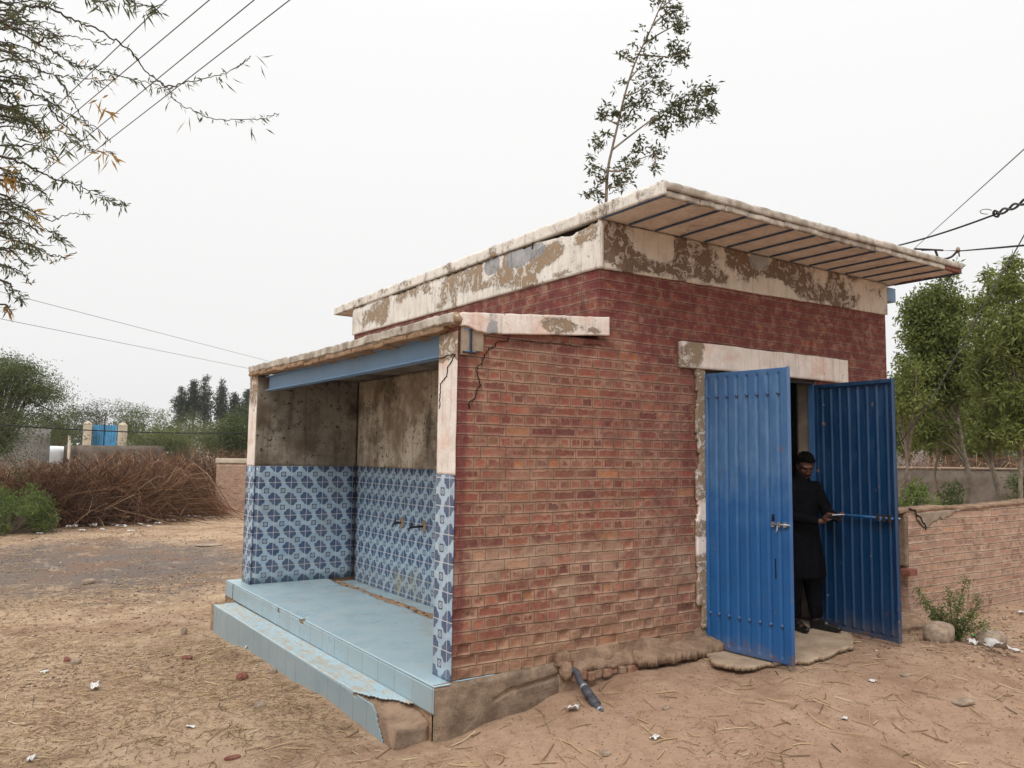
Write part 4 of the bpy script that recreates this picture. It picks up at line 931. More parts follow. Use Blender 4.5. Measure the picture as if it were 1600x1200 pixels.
# litter
def scrap(px, py, s, label, mat='wrapper', seed=0, name='plastic_scrap', rise=.5, nfold=9, group=None):
    p = gpt(px, py); n = nfold; u = np.linspace(-1, 1, n); U, V = np.meshgrid(u, u, indexing='ij')
    th = seed*1.3; x = U*s[0]*(1+.3*vnoise(V*2, seed)); y = V*s[1]*(1+.3*vnoise(U*2, seed+5)); z = s[0]*rise*(.5+.5*vnoise(U*1.8+seed, V*1.8, seed))+s[0]*.3*np.abs(vnoise(U*4, V*4, seed+1))
    X_ = x*math.cos(th)-y*math.sin(th); Y_ = x*math.sin(th)+y*math.cos(th); K = n*n
    top = np.stack([X_, Y_, z], -1).reshape(-1, 3); bot = top-np.array([0, 0, .0015]); idx = np.arange(K).reshape(n, n)
    q = np.stack([idx[:-1, :-1], idx[1:, :-1], idx[1:, 1:], idx[:-1, 1:]], -1).reshape(-1, 4); F = [q, q[:, ::-1]+K]
    bd = np.concatenate([idx[:, 0], idx[-1, 1:], idx[-2::-1, -1], idx[0, -2:0:-1]]); b2 = np.roll(bd, -1)
    F.append(np.stack([b2, bd, bd+K, b2+K], -1)); o = link(mesh(np.concatenate([top, bot]), np.concatenate(F), name), name, mat); o.location = (p[0], p[1], p[2]+.002)
    return tag(o, label, 'litter', group)
scrap(1395+170, 1022, (.16, .05), 'long limp white plastic rag beside the smooth boulder', seed=1)
scrap(1518, 1008, (.05, .05), 'crumpled white scrap under the thorny weed', seed=2, rise=1); scrap(1524, 997, (.035, .03), 'bright green wrapper under the thorny weed', 'wrapper_green', 3, rise=1)
scrap(895, 1110, (.05, .03), 'crumpled white wrapper left of the black pipe', seed=4, rise=1)
scrap(1024, 1150, (.035, .025), 'torn white paper bit in the dirt below the plinth ledge', seed=5)
scrap(148, 1078, (.06, .04), 'crumpled whitish wrapper in the straw of the left foreground', seed=6, rise=.7)
scrap(390, 1014, (.04, .03), 'crumpled silver wrapper touching the lower blue step', seed=7, rise=1)
scrap(70, 1052, (.04, .02), 'small flat white scrap at far left', seed=8); scrap(298, 1137, (.03, .015), 'tiny white scrap in the bottom left dirt', seed=9)
scrap(1320, 1125, (.03, .02), 'small white scrap in the right foreground dirt', seed=10); scrap(1363, 1068, (.03, .02), 'little pale scrap in front of the door leaf', seed=11)
scrap(1596, 958, (.05, .03), 'white scrap at the foot of the low wall, far right', seed=12); scrap(48, 1190, (.05, .02), 'pale twist of paper at the bottom left edge', seed=13)
for i, (px, py, s) in enumerate(((33, 820, .16), (88, 822, .12), (112, 817, .2), (145, 815, .22), (176, 812, .12), (232, 808, .22), (262, 806, .2), (285, 802, .25), (320, 797, .18), (205, 822, .1), (20, 824, .12), (62, 826, .1), (128, 822, .12), (160, 820, .1), (190, 815, .16), (219, 812, .14), (247, 810, .14), (272, 806, .16), (296, 803, .18), (308, 800, .14), (232, 815, .1), (330, 800, .12))):
    scrap(px, py+9, (s*.8, s*.4), 'white litter strewn along the foot of the dry thorn brush', seed=20+i, group='litter along the thorn brush')

# ================================================================== BLACK PIPE
pp = empty('drain_pipe', tuple(gpt(915, 1085)), 'black waste pipe with thick couplings poking from the plinth onto the dirt', 'pipe')
def pq(o): o.matrix_parent_inverse = Matrix.Translation(-pp.location); return o
pth = smooth_path([(1.0, -.05, -.035), (1.02, -.12, -.035), (1.0, -.19, -.075), (.985, -.30, -.135), (.965, -.43, -.195), (.95, -.52, -.235)], 6)
pq(tube('pipe', pth, .026, 'pipe', pp, 14))
for a, b, r_ in ((.56, .66, .036), (.70, .78, .038)):
    i0, i1 = int(a*len(pth)), int(b*len(pth)); i1 = max(i1, i0+2)
    pq(tube('coupling', pth[i0:i1+1], r_, 'pipe', pp, 14))
pq(tube('pipe_collar', [pth[15], pth[16]], .031, 'metal', pp, 14))
pq(tube('pipe_collar', [pth[-5], pth[-4]], .031, 'metal', pp, 14))

# ================================================================== STUFF: straw and grit on the ground
def visible_points(n, near=2.4, far=24, pw=1.0):
    px = RNG.uniform(-20, 1620, n*3); d = near+(far-near)*RNG.random(n*3)**pw
    a = [ray(x, 600) for x in px]; a = np.array(a); a = a[:, :2]/np.linalg.norm(a[:, :2], axis=1)[:, None]
    p = CAM[:2]+a*d[:, None]; ok = ~((p[:, 0] > -.45) & (p[:, 0] < 5.7) & (p[:, 1] > -.08) & (p[:, 1] < 5.5)) & ~((p[:, 0] > 5.5) & (p[:, 1] > -.06))
    return p[ok][:n]
def sticks(name, pts, lmin, lmax, r0, r1, tone, lift=.004, mat='straw', tilt=.12):
    n = len(pts); L = RNG.uniform(lmin, lmax, n)*RNG.uniform(.4, 1, n); th = RNG.uniform(0, 6.283, n)
    d = np.stack([np.cos(th), np.sin(th)], -1); e0 = pts-d*L[:, None]/2; e1 = pts+d*L[:, None]/2; mid = pts+np.stack([-d[:, 1], d[:, 0]], -1)*(L*RNG.uniform(-.12, .12, n))[:, None]
    P = []
    for e, zz in ((e0, 0), (mid, .004), (e1, 0)):
        z = ground_z(e[:, 0], e[:, 1])+lift+zz+RNG.uniform(0, tilt, n)*L*(1 if e is e1 else 0); P.append(np.column_stack([e, z]))
    P = np.stack(P, 1); r = RNG.uniform(r0, r1, n); side = np.column_stack([-d[:, 1], d[:, 0], np.zeros(n)])
    V = []
    for j in range(3):
        for (sx_, sz_) in ((-1, 0), (1, 0), (0, 1.2)):
            V.append(P[:, j]+side*(r*sx_)[:, None]+np.array([0, 0, 1.])*(r*sz_)[:, None])
    V = np.stack(V, 1).reshape(-1, 3); base = np.arange(n)*9; F = []
    for j in range(2):
        for s in range(3):
            s2 = (s+1) % 3; F.append(np.stack([base+j*3+s, base+j*3+s2, base+(j+1)*3+s2, base+(j+1)*3+s], -1))
    t = np.repeat(np.clip(tone(pts, n), 0, 1), 9); o = link(mesh(V, np.concatenate(F), name, {'tone': t}), name, mat); return o
dens = lambda p: fbm(p[:, 0]*.8, p[:, 1]*.8, 4, 3)*1.3+.35*np.exp(-((p[:, 0]+1.0)/.9)**2-((p[:, 1]-2.0)/2.6)**2)+.42*sstep(.6, -.6, p[:, 0])-.22
pts = visible_points(95000, 2.2, 20, 1.15); k_ = dens(pts)+RNG.uniform(-.5, .5, len(pts)); pts = pts[k_ > .26]
tag(sticks('straw_litter', pts, .03, .13, .0008, .0024, lambda p, n: RNG.beta(1.6, 1.4, n)), 'fine straw and leaf stalks scattered over the dirt yard', 'straw', kind='stuff')
pts2 = visible_points(1300, 2.4, 12, 1.1)
tag(sticks('straw_stalks', pts2, .10, .30, .0022, .0045, lambda p, n: RNG.beta(2.2, 1.6, n)), 'longer pale straw stalks lying on the dirt', 'straw', kind='stuff')
def grit(name, pts, r0, r1, tone):
    n = len(pts); base = np.array([(1, 0, 0), (-1, 0, 0), (0, 1, 0), (0, -1, 0), (0, 0, 1), (0, 0, -1)], float)
    tri = np.array([(0, 2, 4), (2, 1, 4), (1, 3, 4), (3, 0, 4), (2, 0, 5), (1, 2, 5), (3, 1, 5), (0, 3, 5)])
    r = RNG.uniform(r0, r1, n)**1.0; s = RNG.uniform(.5, 1.3, (n, 6, 3))*np.array([1, 1, .6]); th = RNG.uniform(0, 6.28, n)
    b = base[None]*s*r[:, None, None]; x = b[..., 0]*np.cos(th)[:, None]-b[..., 1]*np.sin(th)[:, None]; y = b[..., 0]*np.sin(th)[:, None]+b[..., 1]*np.cos(th)[:, None]
    z = ground_z(pts[:, 0], pts[:, 1])[:, None]+b[..., 2]+r[:, None]*.2
    V = np.stack([x+pts[:, :1], y+pts[:, 1:2], z], -1).reshape(-1, 3); F = (tri[None]+(np.arange(n)*6)[:, None, None]).reshape(-1, 3)
    return link(mesh(V, F, name, {'tone': np.repeat(tone, 6)}), name, 'gravel')
pb_ = visible_points(16000, 8, 27, 1.0); k_ = fbm(pb_[:, 0]*.5, pb_[:, 1]*.5, 14, 3)+RNG.uniform(-.5, .5, len(pb_)); pb_ = pb_[k_ > 0]
o = grit('soil_clods', pb_, .006, .026, RNG.beta(1.1, 2.2, len(pb_))); tag(o, 'clods and crumbs of soil over the middle of the yard', 'soil clods', kind='stuff')
pts = visible_points(42000, 2.2, 22, 1.2)
o = grit('gravel', pts, .002, .009, RNG.beta(1.5, 2.5, len(pts))); tag(o, 'small grit and clods scattered over the dirt', 'gravel', kind='stuff')

# ================================================================== foliage tools
def leaves(name, centers, dirs, L, W, tone, mat, parent, bend=.25):
    """leaf blades: a kinked four-point blade per leaf"""
    n = len(centers); d = dirs/np.linalg.norm(dirs, axis=1)[:, None]
    rnd = RNG.normal(size=(n, 3)); s = np.cross(d, rnd); s /= np.linalg.norm(s, axis=1)[:, None]; nn = np.cross(d, s)
    L = np.broadcast_to(L, n)[:, None]; W = np.broadcast_to(W, n)[:, None]
    a = centers; b = centers+d*L*.45+s*W*.5+nn*L*bend*.2; c = centers+d*L-nn*L*bend*.3; e = centers+d*L*.45-s*W*.5+nn*L*bend*.2
    V = np.stack([a, b, c, e], 1).reshape(-1, 3); F = np.arange(n*4).reshape(n, 4)
    me = mesh(V, F, name, {'tone': np.repeat(np.clip(tone, 0, 1), 4)}); return link(me, name, mat, parent)
def crown_points(clumps, per, spread):
    C, T = [], []
    for (c, r) in clumps:
        n = max(3, int(per*r**2/.09)); p = RNG.normal(size=(n, 3)); p /= np.linalg.norm(p, axis=1)[:, None]; rad = r*RNG.random(n)**.45
        C.append(np.array(c)+p*rad[:, None]*np.array([1, 1, .8])); T.append(np.full(n, RNG.uniform(-.16, .16)))
    return np.concatenate(C), np.concatenate(T)
def tree(name, base, label, cat, group, height, crown, limbs, leafL, leafW, per, mat='leaf', bark='bark', trunk_r=.07, lean=(0, 0), droop=.2, first=.35, seed=0, tbias=.45):
    """crown: list of (dx, dy, z, rx, ry, rz, number of clumps, clump radius)"""
    rs = np.random.default_rng(seed+100); root = empty(name, tuple(base), label, cat, group)
    cl = []
    for (dx, dy, z, rx, ry, rz, n, cr) in crown:
        p = rs.normal(size=(n, 3)); p /= np.linalg.norm(p, axis=1)[:, None]; p *= (rs.random(n)**.4)[:, None]
        for q in p: cl.append((np.array([dx+q[0]*rx, dy+q[1]*ry, z+q[2]*rz]), cr*rs.uniform(.6, 1.3)))
    n = 9; tp = [np.array([lean[0]*(i/n)**1.3+.04*height*.3*rs.normal()*.15*(i > 0), lean[1]*(i/n)**1.3+.04*rs.normal()*(i > 0), -.15+height*i/n]) for i in range(n+1)]
    tr = [trunk_r*(1-.82*i/n) for i in range(n+1)]
    gs = [tube_geo(smooth_path(tp, 2), list(np.interp(np.linspace(0, n, n*2+1), range(n+1), tr)), 9)]
    link(mesh(*join(gs), 'trunk'), 'trunk', bark, root, True)
    lg = []; pick = rs.permutation(len(cl))[:limbs]
    for j in pick:
        c = cl[j][0]; h = max(first*height, min(.93*height, c[2]-.35*abs(c[2]-height*.3)-.1)); i = h/height*n; i0 = int(i)
        s = tp[i0]*(1-(i-i0))+tp[min(i0+1, n)]*(i-i0); midp = (s+c)/2+np.array([0, 0, .08*np.linalg.norm(c-s)])+rs.normal(size=3)*.03*height*.3
        r0 = max(.008, np.interp(i, range(n+1), tr)*.45); lg.append(tube_geo(smooth_path([s, midp, c], 4), [r0*(1-.8*k/8) for k in range(9)], 6))
    if lg: link(mesh(*join(lg), 'limbs'), 'limbs', bark, root, True)
    C, T = crown_points(cl, per, 0); nl = len(C)
    d = RNG.normal(size=(nl, 3)); d[:, 2] -= droop*2
    tone = tbias+T+RNG.normal(size=nl)*.13
    leaves('crown', C, d, leafL*RNG.uniform(.6, 1.3, nl), leafW*RNG.uniform(.7, 1.2, nl), tone, mat, root)
    return root
SR, SA = np.array([.829, -.559]), np.array([.559, .829])      # to the photo's right / away from it, on the ground
def tree_px(name, bpx, D, label, cat, group, clumps, top_py, limbs, leafL, leafW, per, seed, lean_px=0, depth=.8, **kw):
    """base under photo column bpx at distance D; clumps given as (px, py, rx px, ry px, number, radius m)"""
    b = at(D, bpx, 700); bz = gz(b[0], b[1]); base = np.array([b[0], b[1], bz]); sc = D/FPX*1.0
    dpt = float(np.dot((b-CAM), AF)); k = dpt/FPX
    top = at(D, bpx+lean_px, top_py); cr = []
    for (px, py, rx, ry, n, r) in clumps:
        c = at(D, px, py); cr.append((c[0]-base[0], c[1]-base[1], c[2]-bz, rx*k*1.0, max(rx*k*depth, .05), ry*k, n, r))
    return tree(name, base, label, cat, group, top[2]-bz, cr, limbs, leafL, leafW, per, seed=seed, lean=(top[0]-b[0], top[1]-b[1]), **kw)
# ------------------------------------------------------------------ trees beyond the low wall, right
GR = 'garden trees beyond the low wall'
tree_px('tree', 1514, 15.5, 'bushiest tree beyond the low wall, its leaning trunk forking just right of the blue door', 'tree', GR,
   [(1455, 545, 48, 90, 80, .30), (1440, 610, 38, 45, 40, .26), (1470, 470, 30, 35, 26, .24), (1500, 560, 30, 80, 45, .26), (1430, 480, 14, 22, 10, .2), (1480, 425, 22, 16, 10, .17), (1455, 668, 40, 26, 26, .22)], 450, 40, .095, .03, 165, 1, lean_px=-45, trunk_r=.062, bark='bark_pale', first=.3, tbias=.34)
tree_px('tree', 1546, 14, 'straight pale trunked tree with a narrow tuft at its top, right of the bushiest tree', 'tree', GR,
   [(1545, 430, 10, 14, 9, .13), (1540, 480, 22, 24, 16, .2), (1545, 560, 34, 60, 40, .24), (1560, 630, 34, 34, 20, .22), (1555, 680, 40, 22, 18, .2)], 425, 26, .09, .029, 150, 2, lean_px=-3, trunk_r=.05, bark='bark_pale', first=.38)
tree_px('tree', 1592, 13.2, 'tree at the right edge of the picture whose topmost tuft rises highest beyond the wall', 'tree', GR,
   [(1580, 408, 11, 14, 9, .14), (1580, 450, 24, 24, 20, .2), (1590, 530, 34, 60, 50, .25), (1600, 620, 40, 40, 30, .25), (1590, 680, 34, 24, 18, .2)], 400, 26, .09, .029, 150, 3, lean_px=-8, trunk_r=.04, bark='bark_pale', first=.38)
tree_px('tree', 1408, 13.5, 'small bent tree with a forked trunk right against the open blue door', 'tree', GR,
   [(1420, 590, 20, 34, 22, .2), (1405, 640, 14, 20, 8, .18), (1440, 640, 24, 18, 10, .18)], 560, 12, .09, .03, 90, 4, lean_px=22, trunk_r=.045, bark='bark', first=.3)
tree_px('tree', 1461, 17.5, 'thin dark stemmed tree half hidden between the bent tree and the bushiest one', 'tree', GR,
   [(1462, 600, 30, 40, 24, .26), (1480, 655, 36, 18, 14, .22)], 560, 12, .10, .03, 100, 5, lean_px=3, trunk_r=.035, bark='bark', first=.35, tbias=.3)
tree_px('tree', 1640, 17, 'dark tree filling the gap at the far right behind the others', 'tree', GR,
   [(1600, 560, 50, 90, 60, .34), (1560, 640, 50, 34, 26, .3)], 480, 14, .12, .036, 90, 6, trunk_r=.08, first=.3, tbias=.2)
GM = 'leafy trees filling the gaps behind the garden wall'
for i, (px, top, w_, h_, D_b, lb) in enumerate(((1415, 600, 70, 100, 30, 'leafy low tree behind the bent tree beside the door'), (1480, 610, 80, 95, 31, 'leafy low tree behind the leaning trunk'), (1535, 590, 80, 115, 29, 'leafy low tree behind the straight pale trunk'), (1600, 570, 80, 130, 30, 'leafy tree behind the right edge of the garden wall'))):
    tree_px('tree', px, D_b, lb, 'tree', GM, [(px, top+h_*.4, w_*.5, h_*.4, 60, .42), (px, top+h_*.85, w_*.5, h_*.2, 30, .4)], top+10, 14, .15, .05, 60, 30+i, trunk_r=.08, first=.2, tbias=.42)
def shrub(name, px, D, top, wpx, label, group, n, seed, mat='leaf_shrub', twig=.35, L=.05, cat='shrub', tb=.5, base_py=None, per=90):
    b = at(D, px, 700); z = gz(b[0], b[1]); t = at(D, px, top); H = t[2]-z; k = float(np.dot(b-CAM, AF))/FPX; rw = wpx*k/2
    rs = np.random.default_rng(seed); root = empty(name, (b[0], b[1], z), label, cat, group)
    cl = []
    for i in range(n):
        a = rs.uniform(0, 6.283); r = rw*rs.random()**.5; h = H*(1-.55*(r/rw)**2)*rs.uniform(.35 if twig > .3 else .12, .92)
        cl.append((np.array([math.cos(a)*r, math.sin(a)*r*.8, h]), rs.uniform(.14, .26)*min(1, H)))
    C, T = crown_points(cl, per, 0); nl = len(C); d = RNG.normal(size=(nl, 3)); d[:, 2] += .4
    tz = np.clip(C[:, 2]/H, 0, 1); leaves('foliage', C, d, L*RNG.uniform(.6, 1.3, nl), L*.3, tb+T+.1*RNG.normal(size=nl), mat, root)
    gs = []
    for c, r in cl:
        s = np.array([c[0]*.15, c[1]*.15, -.05]); gs.append(tube_geo([s, (s+c)/2+rs.normal(size=3)*.05, c], [.018, .011, .004], 4))
    link(mesh(*join(gs), 'stems'), 'stems', 'bark', root); return root
shrub('hedge_shrub', 1425, 13.5, 732, 78, 'clipped hedge shrub with a green top and bare brown stems beside the blue door', 'hedge shrubs beyond the low wall', 46, 11, tb=.65, per=260, L=.075)
shrub('hedge_shrub', 1462, 14.3, 745, 44, 'straggly yellow green hedge shrub just right of the clipped one', 'hedge shrubs beyond the low wall', 24, 12, tb=.8, per=220, L=.07)
shrub('hedge_shrub', 1488, 16.5, 728, 58, 'dark green hedge shrub left of the leaning trunk', 'hedge shrubs beyond the low wall', 34, 13, tb=.25, per=260, L=.08)
shrub('hedge_shrub', 1590, 16.5, 732, 60, 'dark green hedge shrub at the right edge of the picture', 'hedge shrubs beyond the low wall', 30, 14, tb=.25, per=260, L=.08)
# garden wall behind
def wall_between(name, p0, p1, z0, z1, th, mat, label, cat='wall', cap=None, step=.3, group=None):
    p0, p1 = np.array(p0[:2], float), np.array(p1[:2], float); d = p1-p0; L = np.linalg.norm(d); d /= L; n = np.array([d[1], -d[0]])
    if np.dot(n, CAM[:2]-p0) < 0: n = -n
    root = empty(name, (p0[0], p0[1], z0), label, cat, group)
    def fx(o): o.matrix_parent_inverse = Matrix.Translation((-p0[0], -p0[1], -z0)); return o
    fx(slab('wall', (p0[0], p0[1], 0), (d[0], d[1], 0), (0, 0, 1), (n[0], n[1], 0), lin(0, L, step), lin(z0-.3, z1, step), th, mat, root, disp=lambda u, v: .012*fbm(u*2, v*2, 0, 3), warp=lambda u, v: (u, v+.02*vnoise(u*1.1, 3)*(v > z1-.5))))
    if cap: fx(slab('coping', (p0[0], p0[1], 0), (d[0], d[1], 0), (0, 0, 1), (n[0], n[1], 0), lin(-.03, L, step), lin(z1+.025, z1+cap[0], .05), th+.04, cap[1], root, disp=lambda u, v: .03+.008*fbm(u*2, v*2, 0, 3)))
    return root
a_, b_ = at(22, 1330, 731), at(24, 1680, 737)
wall_between('garden_wall', a_, b_, -.35, float(at(22.5, 1420, 733.5)[2]), .25, 'wallbrown', 'long dark rendered garden wall with a pale top behind the tree trunks', cap=(.07, 'cement'))
a_, b_ = at(40, 1360, 660), at(42, 1462, 660)
wall_between('far_wall', a_, b_, -.35, float(at(41, 1400, 652)[2]), .25, 'wallgrey', 'pale grey far wall glimpsed between the bent tree and the door')

# ------------------------------------------------------------------ dry thorn brush
def twigs(name, base, n, W, Dp, H, seed, label=None, group=None, parent=None, cat='dry brush', lean=0, rmax=.011):
    rs = np.random.default_rng(seed); th = rs.uniform(0, 6.283, n); r = rs.random(n)**.6
    s = np.column_stack([np.cos(th)*r*W*.75, np.sin(th)*r*Dp*.75, rs.uniform(-.05, H*.45, n)*(rs.random(n) < .6)])
    ang = th+rs.normal(size=n)*.9; L = rs.uniform(.35, 1.15, n)*H; up = rs.uniform(-.1, 1.0, n)
    d = np.column_stack([np.cos(ang)*rs.uniform(.2, 1, n), np.sin(ang)*rs.uniform(.2, .8, n), up]); d /= np.linalg.norm(d, axis=1)[:, None]
    bendv = rs.normal(size=(n, 3))*.75; bendv[:, 2] -= .45
    K = 6; P = []
    for j in range(K):
        t = j/(K-1); P.append(s+d*(L*t)[:, None]+bendv*(L*t*t)[:, None]*.6+rs.normal(size=(n, 3))*.035)
    P = np.stack(P, 1); cap_ = H*(1-.35*(P[..., 0]/(W*1.3))**2); P[..., 2] = np.where(P[..., 2] > cap_, cap_-(P[..., 2]-cap_)*.4, P[..., 2]); P[..., 2] = np.maximum(P[..., 2], -.04)
    rr = rs.uniform(.2, 1, n)**4*rmax*2.2+.0030; V = []
    for j in range(K):
        k_ = rr*(1-.75*j/(K-1))
        for (ax, ay) in ((1, 0), (-.5, .87), (-.5, -.87)):
            V.append(P[:, j]+np.array([.829, -.559, 0])*(k_*ax)[:, None]+np.array([0, 0, 1.])*(k_*ay)[:, None])
    V = np.stack(V, 1).reshape(-1, 3); b = np.arange(n)*K*3; F = []
    for j in range(K-1):
        for q in range(3): q2 = (q+1) % 3; F.append(np.stack([b+j*3+q, b+j*3+q2, b+(j+1)*3+q2, b+(j+1)*3+q], -1))
    t = np.repeat(np.clip(rs.beta(2, 2.2, n)+.25*(rr > .012), 0, 1), K*3)
    o = link(mesh(V, np.concatenate(F), name, {'tone': t}), name, 'twig', parent); o.location = tuple(base)
    if label: tag(o, label, cat, group)
    return o
GB = 'dry thorn bushes heaped along the yard'
for i, (px, D, W, H, lb) in enumerate((
    (60, 25.5, 1.7, 1.62, 'dry brown thorn bush leftmost in the heap, partly behind the green shrub'),
    (125, 26, 1.8, 1.80, 'dry brown thorn bush in front of the gate pillar'),
    (175, 26.5, 1.6, 2.1, 'dry thorn bush with long arching canes below the blue gate'),
    (222, 27.5, 1.3, 2.2, 'tallest dry thorn bush right of the middle of the heap'),
    (258, 28.5, .75, 2.1, 'dry thorn bush with pale upright stems near the small brick wall'),
    (322, 36, 1.5, 2.3, 'darkest dry thorn bush tucked behind the end of the small brick wall'),
    (20, 28, 1.7, 1.8, 'dry thorn bush at the left picture edge behind the green shrub'))):
    b = at(D, px, 700); twigs('thorn_bush', (b[0], b[1], gz(b[0], b[1])), 2600, W, W*.8, H, 40+i, lb, GB)
b = at(35, 370, 700); twigs('thorn_bush', (b[0], b[1], gz(b[0], b[1])), 1500, 2.2, 1.2, 2.15, 50, 'dry thorn bush showing above the coping of the small brick wall', GB)
for i, (px, lb) in enumerate(((1420, 'brown twiggy bush behind the garden wall beside the door'), (1490, 'brown twiggy bush behind the garden wall at the leaning trunk'), (1560, 'brown twiggy bush behind the garden wall right of the straight trunk'), (1620, 'brown twiggy bush behind the garden wall at the right edge'))):
    b = at(26, px, 700); twigs('dry_bush', (b[0], b[1], gz(b[0], b[1])), 1700, 1.8, 1.0, 2.15, 60+i, lb, 'brown bushes behind the garden wall')
# green shrub, lower left
shrub('green_shrub', 14, 23.2, 738, 130, 'dense bright green shrub at the left edge in front of the dry brush', None, 120, 71, L=.085, tb=.5, twig=.1, per=150)
shrub('green_shrub', 74, 23.4, 778, 40, 'low green sprig bush at the right foot of the bright green shrub', None, 34, 72, L=.075, tb=.85, twig=.1)
# ------------------------------------------------------------------ small brick wall behind the bay, left
q0 = gpt(335, 797); q1 = q0[:2]+SR*6
wz = float(on(2, q0[2], 335, 797)[2]); D0 = math.hypot(q0[0]-CAM[0], q0[1]-CAM[1]); zt_ = float(at(D0, 335, 716)[2])
wall_between('small_brick_wall', q0, q1, q0[2], zt_-.20, .25, 'brick_low', 'small brick wall with a white coping and white end post, left of the tiled bay', cap=(.20, 'cream'), step=.1)
# ------------------------------------------------------------------ background walls, gate, car
a_, b_ = at(31, -160, 668), at(33, 80, 668)
wall_between('concrete_wall', a_, b_, -.5, float(at(32, 40, 668.5)[2]), .25, 'wallgrey', 'tall plain grey concrete wall at far left behind the shrubs')
a_, b_ = at(33.5, 100, 696), at(31, 250, 696)
wall_between('dark_wall', a_, b_, -.5, float(at(32.5, 150, 696)[2]), .25, 'wallbrown', 'lower dark wall in front of the blue gate, behind the brush', step=.3)
gate_D = 38
def pil(px, w_, top, lb, nm='gate_pillar', matn='cream'):
    b = at(gate_D, px, 700); z = gz(b[0], b[1]); t = float(at(gate_D, px, top)[2]); k = float(np.dot(b-CAM, AF))/FPX; h = w_*k/2
    root = empty(nm, (b[0], b[1], z), lb, 'gate pillar', 'pillars of the blue gate')
    R3 = Matrix.Rotation(math.atan2(SR[1], SR[0])+.5, 4, 'Z')
    box('shaft', (-h, -h, -.2), (h, h, t-z-h*.7), matn, root, bev=.02, rot=R3, jit=.01); bm = bmesh.new(); bmesh.ops.create_uvsphere(bm, u_segments=20, v_segments=12, radius=h*1.02)
    for v in bm.verts: v.co.z = max(v.co.z*.85, 0)+t-z-h*.9
    me = bpy.data.meshes.new('dome'); bm.to_mesh(me); bm.free(); link(me, 'dome', matn, root, True); box('neck', (-h*1.08, -h*1.08, t-z-h*.86), (h*1.08, h*1.08, t-z-h*.68), matn, root, bev=.01, rot=R3)
    box('face_panel', (-h*.98, -h-.012, .2), (h*.98, -h-.002, t-z-h*1.3), 'wallgrey', root, rot=Matrix.Rotation(math.atan2(SR[1], SR[0])+.5, 4, 'Z')) if False else None
    return root
pil(135, 12, 658, 'domed cream pillar left of the small blue gate'); pil(190, 13, 660, 'weathered cream pillar right of the small blue gate')
gb = at(gate_D+.3, 146, 700); gt_ = float(at(gate_D, 160, 664)[2]); gz0 = gz(gb[0], gb[1])
groot = empty('metal_gate', (gb[0], gb[1], gz0), 'small light blue double leaf gate between two cream pillars, far behind the brush', 'gate')
Rg = Matrix.Rotation(math.atan2(SR[1], SR[0]), 4, 'Z'); kk = float(np.dot(gb-CAM, AF))/FPX
for x0, x1 in ((-1, 15.5), (17, 35)):
    lf = box('gate_leaf', (x0*kk, -.015, .1), (x1*kk, .015, gt_-gz0), 'gateblue', groot, rot=Rg)
    for j in range(5):
        xx = x0+(x1-x0)*j/4; box('stile', (xx*kk-.02, -.035, .1), (xx*kk+.02, -.017, gt_-gz0), 'gateblue', lf, rot=Rg)
box('centre_post', (15.6*kk, -.05, .05), (16.9*kk, .05, gt_-gz0+.03), 'dark', groot, rot=Rg)
b = at(33, 107.5, 700); zz = float(at(33, 107.5, 680)[2]); o = tube('post', [(0, 0, -.2), (.02, 0, 1.2), (.0, .01, zz-gz(b[0], b[1]))], [.055, .05, .045], 'cream', None, 8); o.location = (b[0], b[1], gz(b[0], b[1])); tag(o, 'slim pale post standing right of the white car', 'post')
# white car, seen above the brush
b = at(34.5, 96, 700); cz = gz(b[0], b[1]); car = empty('parked_car', (b[0], b[1], cz), 'white parked car of which only the roof shows above the brush', 'car')
Rc = Matrix.Rotation(math.atan2(SR[1], SR[0])+1.15, 4, 'Z'); ct = float(at(34.5, 90, 697)[2])-cz
sec = [(-2.0, .78, .35, .75), (-1.9, .80, .3, .95), (-1.0, .83, .28, 1.0), (.9, .83, .28, 1.02), (1.75, .80, .3, .98), (2.05, .74, .38, .8)]
def ringbox(x, hw, z0, z1, r=.12):
    pts = []
    for sx_, sz_, a0 in ((1, 1, 0), (-1, 1, 90), (-1, -1, 180), (1, -1, 270)):
        for k in range(4):
            a = R_(a0+30*k); pts.append((x, sx_*(hw-r)+r*math.cos(a), ((z1-r) if sz_ > 0 else (z0+r))+r*math.sin(a)))
    return pts
def loft(rings):
    V = [p for r in rings for p in r]; k = len(rings[0]); F = []
    for i in range(len(rings)-1):
        for s in range(k): s2 = (s+1) % k; F.append((i*k+s, i*k+s2, (i+1)*k+s2, (i+1)*k+s))
    F += [tuple(range(k))[::-1], tuple(range((len(rings)-1)*k, len(rings)*k))]; return V, F
me = mesh(*loft([ringbox(*s) for s in sec]), 'body'); fixn(me); me.transform(Rc); link(me, 'body', 'sack', car, True)
me = mesh(*loft([ringbox(-1.75, .66, .9, 1.0, .04), ringbox(-1.5, .70, .9, ct-.10, .2), ringbox(-.6, .70, .9, ct, .22), ringbox(.6, .70, .9, ct-.04, .2), ringbox(1.15, .66, .9, 1.02, .05)]), 'cabin'); fixn(me); me.transform(Rc); link(me, 'cabin', 'sack', car, True)
for s_ in (-1, 1):
    for x0, x1 in ((-1.2, -.35), (-.28, .55)): box('window', (x0, s_*.655-.01, 1.04), (x1, s_*.668+.01, ct-.48), 'glass', car, rot=Rc)
box('windscreen', (-1.62, -.5, 1.06), (-1.42, .5, ct-.5), 'glass', car, rot=Rc)
for x0 in (-1.3, 1.25):
    for s_ in (-1, 1):
        v, f = tube_geo([(x0, s_*.62, .31), (x0, s_*.84, .31)], .31, 20); me = mesh(v, f, 'wheel'); me.transform(Rc); link(me, 'wheel', 'rust', car, False)
